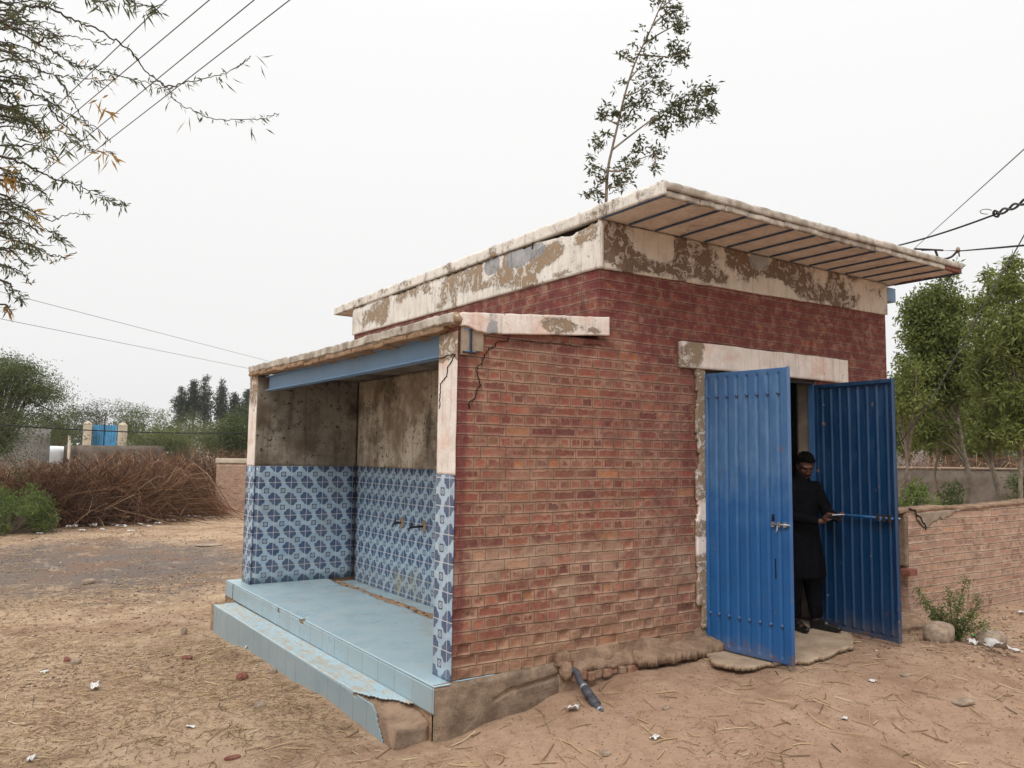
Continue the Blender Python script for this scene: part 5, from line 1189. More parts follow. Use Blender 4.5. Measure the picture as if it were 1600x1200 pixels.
# ------------------------------------------------------------------ background trees, left
GL = 'green scrub trees behind the brush'
def low_tree(px, D, top, w_, h_, label, seed, mat='leaf_olive', tb=.45, L=.13, n=60, per=26, cr=.5, group=GL, name='acacia_tree', cat='tree', W=.035):
    return tree_px(name, px, D, label, cat, group, [(px, top+h_*.5, w_*.5, h_*.5, n, cr), (px-w_*.3, top+h_*.72, w_*.25, h_*.28, n//3, cr*.8), (px+w_*.3, top+h_*.68, w_*.25, h_*.3, n//3, cr*.8)], top+h_*.25, 14, L, W, per, seed, trunk_r=.12, mat=mat, tbias=tb, first=.2)
low_tree(165, 46, 622, 90, 72, 'grey green scrub tree directly above the blue gate', 81, mat='leaf_far', tb=.7)
low_tree(225, 44, 634, 90, 62, 'bright green scrub tree right of the blue gate', 82, tb=.5)
low_tree(290, 42, 648, 110, 58, 'wide yellow green scrub tree below the tall dark trees', 83, tb=.62)
low_tree(350, 40, 655, 90, 58, 'yellow green scrub tree above the small brick wall', 84, tb=.6)
low_tree(372, 36, 640, 56, 70, 'darker green scrub tree against the tiled bay', 85, tb=.3)
low_tree(95, 48, 640, 90, 52, 'pale green scrub tree above the grey concrete wall', 86, tb=.55)
low_tree(30, 46, 640, 110, 52, 'scrub tree behind the feathery acacia at far left', 87, tb=.4)
low_tree(250, 36, 668, 90, 34, 'low olive scrub tree just above the dry thorn heap', 88, tb=.7, n=40)
GE = 'tall dark trees on the horizon'
for i, (px, top, w_, h_, lb) in enumerate(((283, 598, 26, 70, 'leftmost of the tall dark trees on the left horizon'), (320, 583, 36, 84, 'tallest of the tall dark trees on the left horizon'),
    (346, 590, 22, 80, 'narrow spire shaped tall dark tree right of the tallest one'), (366, 612, 22, 55, 'shorter tall dark tree next to the narrow spire'), (386, 608, 26, 60, 'tall dark tree half hidden by the tiled bay end wall'), (302, 590, 18, 70, 'thin tall dark tree between the leftmost and the tallest'))):
    tree_px('casuarina_tree', px, 84, lb, 'tree', GE, [(px, top+h_*.62, w_*.34, h_*.36, 60, .55), (px+w_*.05, top+h_*.28, w_*.17, h_*.26, 24, .4), (px+w_*.02, top+h_*.1, w_*.05, h_*.1, 6, .25)], top+2, 12, .26, .08, 14, 90+i, trunk_r=.2, mat='leaf_far', tbias=.2, first=.15, depth=1)
# feathery acacia at the left edge
def feathery(px, D, paths, label, seed, mat='leaf_olive', L=.07, step=.10, tb=.45, name='acacia_tree', trunk=.09, base_px=None, dense=5, spread=.16, group=None):
    rs = np.random.default_rng(seed); b = at(D, base_px if base_px is not None else px, 700); z = gz(b[0], b[1]); root = empty(name, (b[0], b[1], z), label, 'tree', group)
    B0 = np.array([b[0], b[1], z]); gs = [tube_geo([np.array([0, 0, -.2]), np.array([.05, .03, .9]), np.array([.0, .1, 1.7])], [trunk, trunk*.8, trunk*.55], 8)]; C = []; Dr = []
    for pth in paths:
        off = rs.uniform(-.8, .8); P = [np.array([0, .05, 1.2])]+[at(D+off, x, y)-B0 for x, y in pth]; P = smooth_path(P, 6); n = len(P)
        gs.append(tube_geo(P, [max(.004, .03*(1-i/n)) for i in range(n)], 5))
        for i in range(n//5, n):
            m_ = int(dense*(1.0)); q = P[i]+rs.normal(size=(m_, 3))*spread*np.array([1, 1, .45])
            C.append(q); Dr.append(rs.normal(size=(m_, 3))+np.array([.3, -.2, -.4]))
    link(mesh(*join(gs), 'trunk'), 'trunk', 'bark_dark', root, True); C = np.concatenate(C); Dr = np.concatenate(Dr); nl = len(C)
    leaves('crown', C, Dr, L*rs.uniform(.5, 1.2, nl), L*.25, tb+.18*rs.normal(size=nl), mat, root); return root
rsx = np.random.default_rng(5); pths = []
for i in range(46):
    x1 = rsx.uniform(-40, 118); y1 = 555+((x1-20)/100)**2*70+abs(rsx.normal())*32+(12 if x1 > 60 else 0); x0 = -30+(x1+30)*.3; pths.append([(x0, 690), ((x0+x1)/2-8, (650+y1)/2-14), (x1*.8+x0*.2, y1-4), (x1+8, y1+10)])
feathery(-20, 24, pths, 'feathery olive acacia arching over the grey wall at far left', 6, base_px=-30, dense=26, spread=.22, L=.085)
pths = [[(-60, 640), (-10, 655), (25, 680), (52, 725)], [(-60, 620), (0, 650), (40, 668), (72, 690)], [(-60, 660), (-10, 690), (15, 715), (30, 745)], [(-70, 640), (-10, 640), (30, 650), (60, 660)]]
feathery(-60, 21, pths, 'dark drooping acacia boughs hanging at the left edge above the green shrub', 8, base_px=-90, dense=26, spread=.15, tb=.2, L=.075)
# far treeline both ways
rs = np.random.default_rng(77); cl = []
for i in range(520):
    a = rs.uniform(-400, 2000); Dd = rs.uniform(95, 125); p = at(Dd, a, 700); h = rs.uniform(.5, 3.6)+1.2*float(vnoise(a*.01, 3)); cl.append((np.array([p[0], p[1], h*.9-.3]), rs.uniform(1.0, 2.2)))
C = []; 
for c, r in cl:
    n = 60; p = rs.normal(size=(n, 3)); p /= np.linalg.norm(p, axis=1)[:, None]; C.append(c+p*(r*rs.random(n)**.4)[:, None])
C = np.concatenate(C); n = len(C); o = leaves('distant_scrub', C, rs.normal(size=(n, 3)), rs.uniform(.5, .9, n), .35, .4+.2*rs.normal(size=n), 'leaf_far', None); tag(o, 'distant line of scrub along the horizon', 'scrub', kind='stuff')
# ------------------------------------------------------------------ slender tree behind the roof
def c3(x, y): return 880+x/3.75, y/3.75
DT = 14.5; bt = at(DT, 941, 700); zt0 = gz(bt[0], bt[1]); rt = empty('slender_tree', (bt[0], bt[1], zt0), 'slender sparse leaved tree rising above the roof, leaning right', 'tree')
B0 = np.array([bt[0], bt[1], zt0]); rs = np.random.default_rng(9)
trk = [np.array([0, 0, -.2]), np.array([0, 0, 2.5])]+[at(DT, *c3(x, y))-B0 for x, y in ((250, 1250), (262, 1000), (285, 880), (320, 730), (360, 560), (420, 370), (500, 200), (560, 60), (620, -60), (690, -190))]
tk = smooth_path(trk, 4); n = len(tk); link(mesh(*tube_geo(tk, [.032*(1-.8*i/n) for i in range(n)], 8), 'trunk'), 'trunk', 'bark', rt, True)
sub = [[(285, 880), (400, 790), (520, 700), (600, 650), (720, 590), (860, 530)], [(600, 650), (700, 690), (800, 680), (870, 650)], [(262, 1000), (330, 1000), (430, 940), (540, 900), (600, 870)], [(255, 1060), (200, 1060), (180, 990)], [(300, 800), (240, 780), (190, 840)],
       [(320, 730), (260, 700), (220, 670)], [(360, 560), (430, 540), (520, 480), (600, 520)], [(380, 480), (450, 400), (560, 380)], [(420, 370), (370, 340), (320, 320)], [(470, 260), (560, 200), (650, 150), (690, 100)], [(440, 320), (560, 330), (650, 330), (720, 300)],
       [(520, 150), (600, 80), (660, 60)], [(340, 640), (440, 600), (520, 560)], [(250, 1100), (330, 1090), (400, 1040)], [(250, 1140), (180, 1130), (120, 1140)], [(540, 900), (540, 960), (535, 1000)], [(560, 60), (620, 10), (700, -40)], [(600, -20), (560, -60), (520, -100)], [(650, -120), (740, -140), (790, -200)]]
gs = []
for s in sub:
    P = [at(DT, *c3(*s[0]))-B0]+[at(DT+.25*(i+1)*rs.uniform(-1, 1), *c3(*q))-B0 for i, q in enumerate(s[1:])]; P = smooth_path(P, 4); gs.append(tube_geo(P, [max(.0035, .02*(1-i/len(P))) for i in range(len(P))], 5))
link(mesh(*join(gs), 'limbs'), 'limbs', 'bark_pale', rt, True)
lc = [(560, 20, 40, 30, 26), (650, 60, 45, 40, 60), (680, 150, 40, 45, 75), (590, 120, 40, 50, 35), (500, 230, 40, 45, 28), (680, 320, 50, 60, 100), (640, 270, 40, 30, 30), (560, 370, 35, 40, 34), (470, 330, 60, 60, 40), (370, 330, 40, 25, 18), (330, 315, 14, 12, 8), (400, 260, 14, 10, 6),
      (500, 450, 60, 50, 60), (580, 520, 40, 50, 50), (480, 560, 60, 60, 60), (350, 480, 30, 20, 12), (400, 600, 45, 40, 50), (300, 660, 25, 25, 34), (225, 670, 26, 26, 40), (255, 610, 14, 14, 10), (380, 690, 60, 60, 60), (600, 660, 50, 45, 60), (680, 610, 50, 50, 85), (780, 560, 70, 45, 110), (860, 520, 30, 35, 40),
      (700, 700, 50, 45, 60), (800, 660, 60, 50, 70), (870, 640, 30, 50, 50), (590, 760, 50, 40, 55), (530, 710, 30, 25, 25), (200, 840, 40, 40, 44), (260, 780, 30, 20, 14), (460, 820, 30, 30, 20), (440, 880, 30, 16, 26), (550, 890, 55, 35, 60), (540, 980, 25, 30, 25), (160, 920, 16, 24, 14), (360, 930, 20, 20, 12),
      (190, 1000, 45, 45, 40), (340, 1000, 60, 45, 60), (420, 950, 40, 25, 28), (230, 1060, 30, 30, 24), (330, 1080, 45, 40, 50), (380, 1050, 40, 25, 22), (180, 1120, 40, 20, 26), (130, 1140, 20, 12, 12), (210, 1165, 20, 10, 12), (620, -60, 60, 50, 70), (720, -100, 60, 60, 70), (420, 180, 8, 8, 3), (465, 155, 8, 8, 4), (300, 535, 8, 8, 3)]
C = []; Dr = []; T = []
for (x, y, rx, ry, n) in lc:
    n = int(n*1.7); c = at(DT, *c3(x, y))-B0; k = DT*.98/FPX/3.75; q = rs.normal(size=(n, 3))*.55; q[:, 1] *= .8
    for t_ in q:
        v = SR*t_[0]*rx*k; a = SA*t_[1]*rx*k*1.2; C.append(c+np.array([v[0]+a[0], v[1]+a[1], t_[2]*ry*k]))
    T += [rs.uniform(-.1, .15)]*n
C = np.array(C); n = len(C); d = rs.normal(size=(n, 3))*np.array([1, 1, .8])+np.array([.1, 0, -.25])
leaves('crown', C, d, .115*rs.uniform(.5, 1.3, n), .036*rs.uniform(.7, 1.3, n), .42+np.array(T)+.15*rs.normal(size=n), 'leaf_roof', rt)

# ------------------------------------------------------------------ acacia boughs hanging in from the upper left
def c2(x, y): return x/2.3067, y/2.3067
ta = at(5.2, -1150, 700); tz = gz(ta[0], ta[1]); ra = empty('thorn_acacia', (ta[0], ta[1], tz), 'thorn acacia whose fine boughs reach in from the upper left against the sky', 'tree')
B0 = np.array([ta[0], ta[1], tz]); rs = np.random.default_rng(12); PX = lambda D, x, y: at(D, *c2(x, y))-B0
head = at(5.0, -1050, 120)-B0
trk = smooth_path([np.array([0, 0, -.2]), np.array([.1, .05, 1.2]), head*.7+np.array([0, 0, .3]), head], 5); gb_ = [tube_geo(trk, list(np.linspace(.16, .09, len(trk))), 12)]
br = [  # distance, path (crop px), leafiness, orange share
 (3.4, [(-300, 120), (0, 75), (80, 30), (150, 25), (200, 40), (270, 75), (350, 105), (430, 155), (480, 190), (520, 250), (570, 290), (610, 330), (640, 370), (720, 410), (780, 430), (880, 432), (960, 425), (1010, 405)], .55, .03),
 (3.4, [(570, 290), (610, 312), (670, 297), (750, 280), (830, 255), (880, 225), (905, 203)], .6, .03),
 (3.6, [(-300, 60), (0, 85), (60, 110), (130, 150), (200, 190), (260, 225), (330, 245), (420, 270), (500, 290), (560, 305), (605, 325)], 2.4, .02),
 (3.7, [(-300, 150), (0, 180), (90, 225), (170, 265), (230, 275), (320, 285), (400, 290)], 1.2, .03), (3.5, [(-300, 200), (0, 290), (60, 300), (110, 330), (170, 360), (230, 400), (290, 430), (350, 462), (400, 512)], 1.0, .12),
 (3.5, [(-300, 260), (0, 310), (30, 360), (70, 410), (110, 440), (150, 480), (170, 560), (180, 600)], 1.3, .05), (3.3, [(200, 270), (240, 330), (270, 380), (300, 430), (340, 480)], .7, .2),
 (3.3, [(-300, 480), (0, 560), (60, 580), (120, 605), (180, 640), (250, 655), (310, 680), (370, 700), (410, 730), (455, 745)], 1.5, .03), (3.6, [(-300, 640), (0, 700), (50, 730), (130, 770), (190, 795), (250, 770), (320, 770)], .35, .05),
 (3.4, [(-300, 780), (0, 850), (60, 870), (120, 890), (180, 915), (220, 925), (280, 912)], .8, .1), (3.4, [(-300, 900), (0, 955), (35, 965), (55, 972)], 1.6, 0), (3.2, [(-300, 930), (0, 1012), (40, 1035), (70, 1060), (88, 1092)], 1.8, 0),
 (3.2, [(-300, 1000), (0, 1095), (20, 1102), (38, 1118)], 2.2, .4), (3.0, [(230, -120), (300, -40), (350, 5), (420, -10), (470, 0), (520, 20), (560, 30), (580, 50)], 2.2, 0), (3.1, [(130, 150), (200, 130), (260, 130), (340, 150), (400, 165)], .6, 0),
 (3.7, [(0, 75), (60, 90), (110, 100), (170, 110), (240, 160), (300, 165)], .8, .05), (3.5, [(-300, 330), (0, 410), (50, 430), (110, 440), (160, 465)], 2.4, 0), (3.5, [(170, 360), (200, 420), (260, 480), (300, 520), (340, 545), (400, 550), (430, 585)], .6, .3),
 (3.4, [(-300, 560), (0, 610), (40, 620), (90, 640), (150, 690), (190, 725)], 2.0, .1), (3.3, [(-300, 700), (0, 760), (60, 790), (120, 815), (180, 830), (230, 865)], 2.2, .03), (3.6, [(-300, -40), (0, 10), (60, 0), (130, 5), (200, 15)], 2.4, 0), (3.5, [(150, 480), (180, 470), (220, 475), (260, 500)], .8, .3), (3.3, [(-60, 820), (0, 830), (40, 840), (100, 880), (150, 900)], 2.2, .05)]
for i in range(40):      # many short side shoots crowd the edge of the picture
    y = rs.uniform(-20, 960); x1 = rs.uniform(40, 190)*(1.15 if y < 560 else .8); D = rs.uniform(3.1, 4.0); s = rs.uniform(-.1, .5); br.append((D, [(-200, y-60), (-60, y-10), (x1*.4, y+x1*s*.4-8), (x1*.75, y+x1*s*.75), (x1, y+x1*s+rs.uniform(0, 24))], rs.uniform(1.0, 1.9), .02 if rs.random() < .9 else .5))
C, Dr, T, LL = [], [], [], []
for D, pth, lf, orng in br:
    P = [PX(D+.1*rs.uniform(-1, 1), x, y) for x, y in pth]
    P = smooth_path(P, 7); n = len(P); out = pth[0][0] < -100; r0 = .0052 if out else .0034
    P = [p+rs.normal(size=3)*.003 for p in P]
    gb_.append(tube_geo(P, [max(.0017, r0*(1-.95*i/n)) for i in range(n)], 6))
    if out: gb_.append(tube_geo(smooth_path([head*rs.uniform(.75, 1), (head+P[0])/2+np.array([0, 0, .15]), P[0]], 4), list(np.linspace(.03, .0052, 9)), 6))
    for i in range(1, n):
        seg = P[i]-P[i-1]; L = np.linalg.norm(seg); k = rs.poisson(L/.026*lf)
        for j in range(k):
            node = P[i-1]+seg*rs.random(); main = rs.normal(size=3)*.5+seg/L*.7+np.array([0, 0, -.35]); og = rs.random() < orng
            m_ = rs.integers(2, 5)
            for q in range(m_):
                dd = main+rs.normal(size=3)*.4; C.append(node+main*.008*q); Dr.append(dd); T.append(rs.uniform(.88, 1) if og else rs.beta(2, 2.4)*.84); LL.append(rs.uniform(.016, .038)*(1.25 if og else 1))
# hanging rust-coloured and large compound leaves
for (x, y, n, og) in ((355, 365, 5, 1), (385, 395, 6, 1), (360, 545, 6, 1), (400, 560, 6, 1), (25, 640, 16, 1), (110, 775, 7, 1), (150, 520, 6, 0), (215, 500, 10, 0), (250, 520, 8, 0), (175, 560, 4, 1), (20, 500, 10, 0), (300, 470, 6, 0), (520, 40, 6, 0), (450, 10, 8, 0), (380, 0, 5, 0), (345, 10, 4, 0), (160, 400, 7, 0), (660, 430, 2, 1), (830, 285, 2, 0), (900, 450, 2, 0), (960, 460, 2, 0), (930, 215, 3, 0)):
    c = PX(3.3, x, y)
    for j in range(n): C.append(c+rs.normal(size=3)*.012); Dr.append(np.array([.35, -.25, -.6])+rs.normal(size=3)*.45); T.append(rs.uniform(.88, 1) if og else rs.uniform(.2, .7)); LL.append(rs.uniform(.05, .085))
link(mesh(*join(gb_), 'trunk'), 'trunk', 'bark_dark', ra, True); LL = np.array(LL)
C = np.array(C); leaves('crown', C, np.array(Dr), LL, .0045+LL*.05, np.array(T), 'leaf_acacia', ra, bend=.12)
# thorny weed at the foot of the low wall
wb = gpt(1492, 1000); wr = empty('thorny_weed', tuple(wb), 'sprawling grey green thorny weed between the two boulders at the low wall', 'weed'); gs = []; C = []; Dr = []
Dw = math.hypot(wb[0]-CAM[0], wb[1]-CAM[1])
for tx, ty in ((1434, 922), (1442, 940), (1510, 905), (1530, 935), (1482, 925), (1470, 950), (1520, 960), (1540, 975), (1455, 960), (1500, 935)):
    e = at(Dw-.15*rs.random()-.1, tx, ty)-wb; P = smooth_path([np.zeros(3), e*.5+rs.normal(size=3)*.02+np.array([0, 0, .02]), e], 6); gs.append(tube_geo(P, list(np.linspace(.007, .002, len(P))), 5))
    for p_ in P[1:]:
        for j in range(34): C.append(p_+rs.normal(size=3)*.028); Dr.append(rs.normal(size=3))
link(mesh(*join(gs), 'stems'), 'stems', 'bark', wr); C = np.array(C); leaves('foliage', C, np.array(Dr), .028, .009, .35+.15*rs.normal(size=len(C)), 'leaf_shrub', wr)

# ------------------------------------------------------------------ wires
def wire(pts, r, mat, label, name='overhead_wire', cat='wire', group=None, sag=0, n=24):
    P = [np.array(p, float) for p in pts]
    if len(P) == 2: P = [P[0]*(1-t)+P[1]*t-np.array([0, 0, sag*4*t*(1-t)]) for t in np.linspace(0, 1, n)]
    return tag(tube(name, P, r, mat, None, 6), label, cat, group)
for i, (a, b, lb) in enumerate((((450, 2), (95, 277), 'lowest rightmost of the four parallel overhead wires at upper left'), ((397, 0), (74, 264), 'second from the right of the four parallel overhead wires at upper left'),
    ((327, 0), (17, 260), 'third from the right of the four parallel overhead wires at upper left'), ((260, 0), (13, 238), 'leftmost of the four parallel overhead wires at upper left'))):
    p0, p1 = on(2, 7, *a), on(2, 7, *b); d = (p1-p0)/np.linalg.norm(p1-p0); wire([p0-d*8, p1+d*30], .0075, 'wire_grey', lb, group='four parallel overhead wires', sag=.0)
wire([at(24, -60, 440), at(40, 430, 567)], .007, 'wire_grey', 'upper thin wire sloping down behind the bay roof', group='sloping thin wires'); wire([at(24, -60, 486), at(40, 430, 584)], .007, 'wire_grey', 'lower thin wire sloping down behind the bay roof', group='sloping thin wires')
wire([at(19, -60, 658), at(22, 430, 674)], .014, 'wire', 'sagging black cable crossing in front of the blue gate and scrub', 'service_cable', 'cable', sag=.12)
wire([at(9.2, 1360, 393), at(7.5, 1560, 333)], .008, 'wire', 'black cable rising from the roof slab to the knotted joint', 'service_cable', 'cable', sag=.03)
kn = at(7.5, 1560, 333); k2 = at(6.2, 1640, 298)
ck = empty('knotted_cable', tuple(kn), 'thick knotted double cable at the right edge of the sky', 'cable')
d_ = k2-kn
for s_ in (0, 1):
    P = [d_*t+np.array([0, 0, .018*math.sin(t*14+s_*3.1)])+AR*.006*math.cos(t*14+s_*3) for t in np.linspace(-.02, 1, 40)]; tube('strand', P, .009, 'wire', ck, 8)
P = [AR*(.02*math.cos(a)+.004*a-.03)+AU*(.024*math.sin(a))+AF*.004*a for a in np.linspace(0, 14, 60)]; tube('knot', P, .006, 'rust', ck, 6)
P = [AR*(-.10+.05*math.cos(a))+AU*(.012+.02*math.sin(a)) for a in np.linspace(.5, 5, 20)]; tube('loose_end', P, .003, 'rust', ck, 6)
# bracket and cable on the roof edge
rb_ = on(1, -.70, 1455, 398); rb_[2] = 3.69
e0 = on(1, -.70, 1440, 391)
brk = empty('cable_bracket', tuple(e0), 'rusty insulator bracket on the roof edge that the black cable is tied to', 'bracket')
rel = lambda x, y, dy=0: on(1, -.70+dy, x, y)-e0
tube('arm', [rel(1430, 389), rel(1452, 390), rel(1473, 391)], .010, 'rust', brk, 8)
tube('arm', smooth_path([rel(1461, 390), rel(1464, 398), rel(1466, 404), rel(1475, 405), rel(1487, 401), rel(1495, 393)], 5), .012, 'rust', brk, 8)
o = chunk('insulator', tuple(rel(1497, 391)), (.022, .022, .034), 'rock', brk, 3, 2, .15); tube('pin', [rel(1497, 386), rel(1499, 401)], .007, 'rust', brk, 8)
wire([on(1, -.70, 1440, 391), on(1, -.70, 1500, 392.5)-np.array([0, .02, 0]), at(6.4, 1560, 387), at(5.4, 1660, 378)], .007, 'wire', 'black cable running right from the roof bracket out of the picture', 'service_cable', 'cable')
wire([at(22, 1420, 396), at(9, 1640, 197)], .007, 'wire_grey', 'thin grey wire climbing steeply from behind the roof to the upper right', cat='wire')
wire([at(11.5, 1368, 745), at(11, 1460, 618), at(10.6, 1535, 481), at(10.2, 1585, 395), at(10, 1640, 295)], .007, 'wire_grey', 'thin guy wire slanting in front of the garden trees', 'guy_wire', 'wire')
# ================================================================== PERSON
def cap_geo(a, b, r0, r1, seg=14, rings=5):
    """tapered capsule"""
    a, b = np.array(a, float), np.array(b, float); d = b-a; L = np.linalg.norm(d); d = d/L; P, R = [], []
    for i in range(rings): t = math.pi/2*(1-i/rings); P.append(a-d*r0*math.sin(t)); R.append(max(r0*math.cos(t), r0*.02))
    P.append(a); R.append(r0); P.append(b); R.append(r1)
    for i in range(1, rings+1): t = math.pi/2*i/rings; P.append(b+d*r1*math.sin(t)); R.append(max(r1*math.cos(t), r1*.02))
    return tube_geo(P, R, seg)
def ell_geo(c, r, rot=None, n=20):
    V, F = [], []; R3 = np.eye(3) if rot is None else np.array(rot)
    for i in range(n+1):
        ph = math.pi*i/n
        for j in range(n): th = 2*math.pi*j/n; V.append(np.array(c)+R3@np.array([r[0]*math.sin(ph)*math.cos(th), r[1]*math.sin(ph)*math.sin(th), r[2]*math.cos(ph)]))
    for i in range(n):
        for j in range(n): j2 = (j+1) % n; F.append((i*n+j, i*n+j2, (i+1)*n+j2, (i+1)*n+j))
    return V, F
def fuse(name, gs, voxel, mat, parent, smooth_it=4, post=None):
    me = mesh(*join(gs), name); bm = bmesh.new(); bm.from_mesh(me); bmesh.ops.remove_doubles(bm, verts=bm.verts, dist=1e-5); bmesh.ops.recalc_face_normals(bm, faces=bm.faces); bm.to_mesh(me); bm.free()
    o = bpy.data.objects.new('tmp', me); col.objects.link(o)
    md = o.modifiers.new('r', 'REMESH'); md.mode = 'VOXEL'; md.voxel_size = voxel
    ms = o.modifiers.new('s', 'SMOOTH'); ms.iterations = smooth_it; ms.factor = .5
    dg = bpy.context.evaluated_depsgraph_get(); me2 = bpy.data.meshes.new_from_object(o.evaluated_get(dg)); bpy.data.objects.remove(o)
    me2.name = name; me2.materials.clear()
    if post:
        n = len(me2.vertices); c = np.zeros(n*3, np.float32); me2.vertices.foreach_get('co', c); c = post(c.reshape(-1, 3)); me2.vertices.foreach_set('co', c.astype(np.float32).ravel()); me2.update()
    return link(me2, name, mat, parent, True)
pb = on(1, .0, 1257, 980)
per = empty('person', (float(pb[0])+.02, .03, -.055), 'person in black tunic and trousers standing in the blue doorway, head bowed over a phone', 'person')
per.rotation_euler = (0, 0, R_(-14))
tilt = np.array([[1, 0, 0], [0, math.cos(.50), -math.sin(.50)], [0, math.sin(.50), math.cos(.50)]])     # head bowed
HC = np.array([0, -.085, 1.585])
_c, _s = math.cos(R_(-24)), math.sin(R_(-24)); tilt = np.array([[_c, -_s, 0], [_s, _c, 0], [0, 0, 1]])@tilt
H = lambda x, y, z: HC+tilt@np.array([x, y, z])
g = []
for s in (-1, 1):
    fx, fy = (-.10, -.02) if s < 0 else (.12, -.08); toe = (-.03 if s < 0 else .07)
    g += [cap_geo((s*.09, .02, .93), (s*.10, -.0+fy*.4, .50), .085, .058), cap_geo((s*.10, fy*.4, .50), (fx, fy+.04, .09), .055, .036), cap_geo((fx, fy+.05, .055), (fx+toe, fy-.13, .04), .038, .03)]
    g += [cap_geo((s*.03, .01, 1.38), (s*.17, .02, 1.375), .06, .058)]
g += [ell_geo((0, .02, .98), (.16, .12, .14)), ell_geo((0, .01, 1.13), (.145, .11, .17)), ell_geo((0, .01, 1.28), (.17, .12, .17)), cap_geo((0, .01, 1.38), H(0, .02, -.06), .062, .056)]
arms = {-1: [(-.20, .02, 1.37), (-.24, -.03, 1.11), (-.03, -.27, 1.055), (.02, -.315, 1.065)], 1: [(.20, .02, 1.37), (.27, -.06, 1.13), (.18, -.28, 1.09), (.165, -.335, 1.09)]}
for s in (-1, 1): a = arms[s]; g += [cap_geo(a[0], a[1], .052, .042), cap_geo(a[1], a[2], .042, .027)]
# head: skull, jaw, brow, nose, lips, cheeks, ears
Hd = lambda c, r: ell_geo(H(*c), r, tilt)
g += [Hd((0, .015, .03), (.076, .094, .088)), Hd((0, -.025, -.045), (.058, .062, .072)), Hd((0, -.045, -.095), (.030, .028, .022)), Hd((0, -.070, .028), (.052, .022, .016)),
      Hd((0, -.088, -.012), (.011, .014, .030)), Hd((0, -.094, -.034), (.016, .015, .012)), Hd((0, -.078, -.066), (.024, .013, .010)), Hd((.036, -.062, -.022), (.024, .022, .022)), Hd((-.036, -.062, -.022), (.024, .022, .022)),
      Hd((.078, .012, -.01), (.009, .019, .032)), Hd((-.078, .012, -.01), (.009, .019, .032)), Hd((.030, -.066, .008), (.016, .012, .010)), Hd((-.030, -.066, .008), (.016, .012, .010))]
# hands gripping the phone from both sides
PC = np.array([.095, -.375, 1.105]); px_ = np.array([1., .05, .02]); px_ /= np.linalg.norm(px_); py_ = np.array([0, -.80, .60]); pn_ = np.cross(px_, py_)   # phone: long axis px_, short axis py_ (away and up), pn_ screen normal
PP = lambda u, v, w_: PC+px_*u+py_*v+pn_*w_
for s in (-1, 1):
    a = arms[s]; wr = np.array(a[3]); u0 = -.082 if s < 0 else .082; palm = PP(u0*1.05, -.035, -.022)
    g += [cap_geo(a[2], wr, .027, .023), cap_geo(wr, palm, .024, .026), cap_geo(PP(u0*1.10, -.055, -.02), PP(u0*1.02, .010, -.026), .020, .020)]
    for k, (v0, ln) in enumerate(((.025, .055), (.008, .062), (-.010, .058), (-.028, .046))):     # four fingers curl under the phone
        g += [cap_geo(PP(u0*1.10, v0, -.020), PP(u0*.86, v0+.006, -.022), .0095, .0088), cap_geo(PP(u0*.86, v0+.006, -.022), PP(u0-math.copysign(ln, u0), v0+.008, -.0135), .0088, .0075)]
    g += [cap_geo(PP(u0*1.10, -.045, -.008), PP(u0*.98, -.030, .012), .012, .010), cap_geo(PP(u0*.98, -.030, .012), PP(u0*.70, -.010, .0145), .010, .0085)]
fuse('body', g, .0042, 'skin', per, 3)
# hair
g = [Hd((0, .030, .052), (.084, .094, .084)), Hd((0, -.025, .094), (.062, .056, .034)), Hd((0, .075, -.005), (.066, .042, .06)), Hd((.066, .012, .030), (.018, .03, .035)), Hd((-.066, .012, .030), (.018, .03, .035)), Hd((.022, -.050, .088), (.050, .034, .026))]
fuse('hair', g, .005, 'hair', per, 2, post=lambda c: c+(c-HC)/.09*(.007*fbm(c[:, 0]*55, c[:, 1]*55, c[:, 2]*90, 3))[:, None])
fuse('moustache', [Hd((.014, -.096, -.052), (.020, .008, .007)), Hd((-.014, -.096, -.052), (.020, .008, .007))], .003, 'hair', per, 1)
for s in (-1, 1): o = link(mesh(*Hd((s*.030, -.083, .026), (.019, .006, .004))), 'eyebrow', 'hair', per, True)
for s in (-1, 1): o = link(mesh(*Hd((s*.030, -.0785, .008), (.009, .005, .0045))), 'eye', 'dark', per, True)
# clothes
def oval(z, rx, ry, cx=0, cy=0, n=40): return [(cx+rx*math.cos(2*math.pi*k/n), cy+ry*math.sin(2*math.pi*k/n), z) for k in range(n)]
tun = [oval(.50, .235, .165, 0, -.02), oval(.62, .225, .158, 0, -.01), oval(.80, .205, .150), oval(.95, .192, .142, 0, .01), oval(1.10, .178, .135, 0, .01), oval(1.26, .192, .140, 0, .01), oval(1.36, .188, .125, 0, .0), oval(1.42, .125, .098, 0, -.005), oval(1.455, .085, .082, 0, -.012)]
def loft_g(r): V = [p for q in r for p in q]; k = len(r[0]); F = [(i*k+s, i*k+(s+1) % k, (i+1)*k+(s+1) % k, (i+1)*k+s) for i in range(len(r)-1) for s in range(k)]; F += [tuple(range(k))[::-1], tuple(range((len(r)-1)*k, len(r)*k))]; return V, F
g = [loft_g(tun)]
for s in (-1, 1):
    a = arms[s]; w_ = np.array(a[2])*.93+np.array(a[1])*.07; g += [cap_geo((s*.10, .015, 1.365), a[0], .07, .066), cap_geo(a[0], a[1], .068, .060), cap_geo(a[1], w_, .058, .042)]
g += [cap_geo((0, .0, 1.41), (0, -.03, 1.465), .080, .070), ell_geo((0, -.035, 1.33), (.15, .10, .10))]
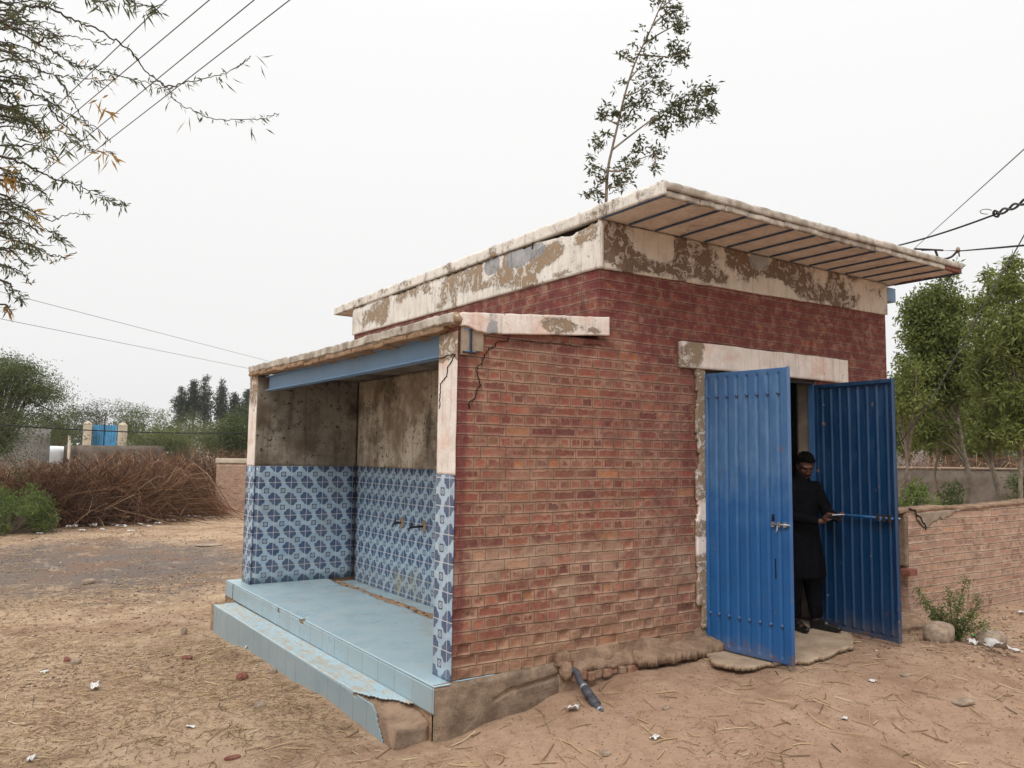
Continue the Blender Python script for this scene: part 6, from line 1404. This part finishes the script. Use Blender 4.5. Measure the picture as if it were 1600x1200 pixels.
def folds(c):
    th = np.arctan2(c[:, 1], c[:, 0]); k = sstep(1.15, .6, c[:, 2]); r = np.hypot(c[:, 0], c[:, 1])+1e-6
    amp = k*(.012*np.sin(th*9+2*np.sin(c[:, 2]*5))+.008*vnoise(th*5, c[:, 2]*3))+(1-k)*.006*fbm(c[:, 0]*14, c[:, 1]*14, c[:, 2]*22, 2)
    c = c.copy(); c[:, 0] += c[:, 0]/r*amp; c[:, 1] += c[:, 1]/r*amp; return c
fuse('tunic', g, .008, 'cloth', per, 5, post=folds)
g = []
for s in (-1, 1):
    fx, fy = (-.10, -.02) if s < 0 else (.12, -.08)
    g += [cap_geo((s*.085, .01, .80), (s*.105, fy*.4, .48), .115, .105), cap_geo((s*.105, fy*.4, .48), (fx, fy+.04, .14), .103, .062)]
def folds2(c):
    c = c.copy(); a = .010*np.sin(c[:, 0]*60+c[:, 2]*9)+.008*fbm(c[:, 0]*9, c[:, 1]*9, c[:, 2]*20, 2); c[:, 1] += a; return c
fuse('trousers', g, .009, 'cloth', per, 4, post=folds2)
for s in (-1, 1):
    fx, fy = (-.10, -.02) if s < 0 else (.12, -.08); toe = (-.03 if s < 0 else .07)
    fuse('shoe', [cap_geo((fx, fy+.06, .05), (fx+toe*.5, fy-.06, .05), .046, .047), cap_geo((fx+toe*.5, fy-.06, .042), (fx+toe*1.1, fy-.19, .030), .045, .026), cap_geo((fx-.0, fy+.06, .014), (fx+toe, fy-.16, .012), .040, .030)], .006, 'shoe', per, 3)
# phone: a thing of its own, held in both hands
Mp = per.matrix_basis if False else Matrix.Translation(per.location) @ Matrix.Rotation(R_(-14), 4, 'Z')
ph = empty('phone', tuple(Mp @ Vector(PC)), 'dark phone with a silver edge held in both hands by the person in black', 'phone')
Rl = Mp.to_3x3() @ Matrix([[px_[i], py_[i], pn_[i]] for i in range(3)]); ph.rotation_euler = Rl.to_euler()
box('case', (-.078, -.040, -.006), (.078, .040, .0055), 'phone', ph, bev=.003); box('screen', (-.074, -.036, .0058), (.074, .036, .0066), 'glass', ph)
box('bright_edge', (-.076, .0402, -.005), (.076, .0425, .005), 'phone_edge', ph, bev=.0008)
# ================================================================== thin ground haze
hz_ = Mat('haze'); hz_.nt.nodes.remove(hz_.b)
pv = hz_.n('ShaderNodeVolumePrincipled'); pv.inputs['Color'].default_value = (.93, .95, .97, 1); pv.inputs['Density'].default_value = .0005; pv.inputs['Anisotropy'].default_value = .2
hz_.nt.links.new(pv.outputs[0], hz_.out.inputs['Volume'])
M['haze'] = hz_.m
zl = float(Z.min())-1; o = box('haze', (float(gx[0])-2, float(gy[0])-2, zl), (float(gx[-1])+2, float(gy[-1])+2, 13.0), 'haze'); tag(o, kind='stuff')
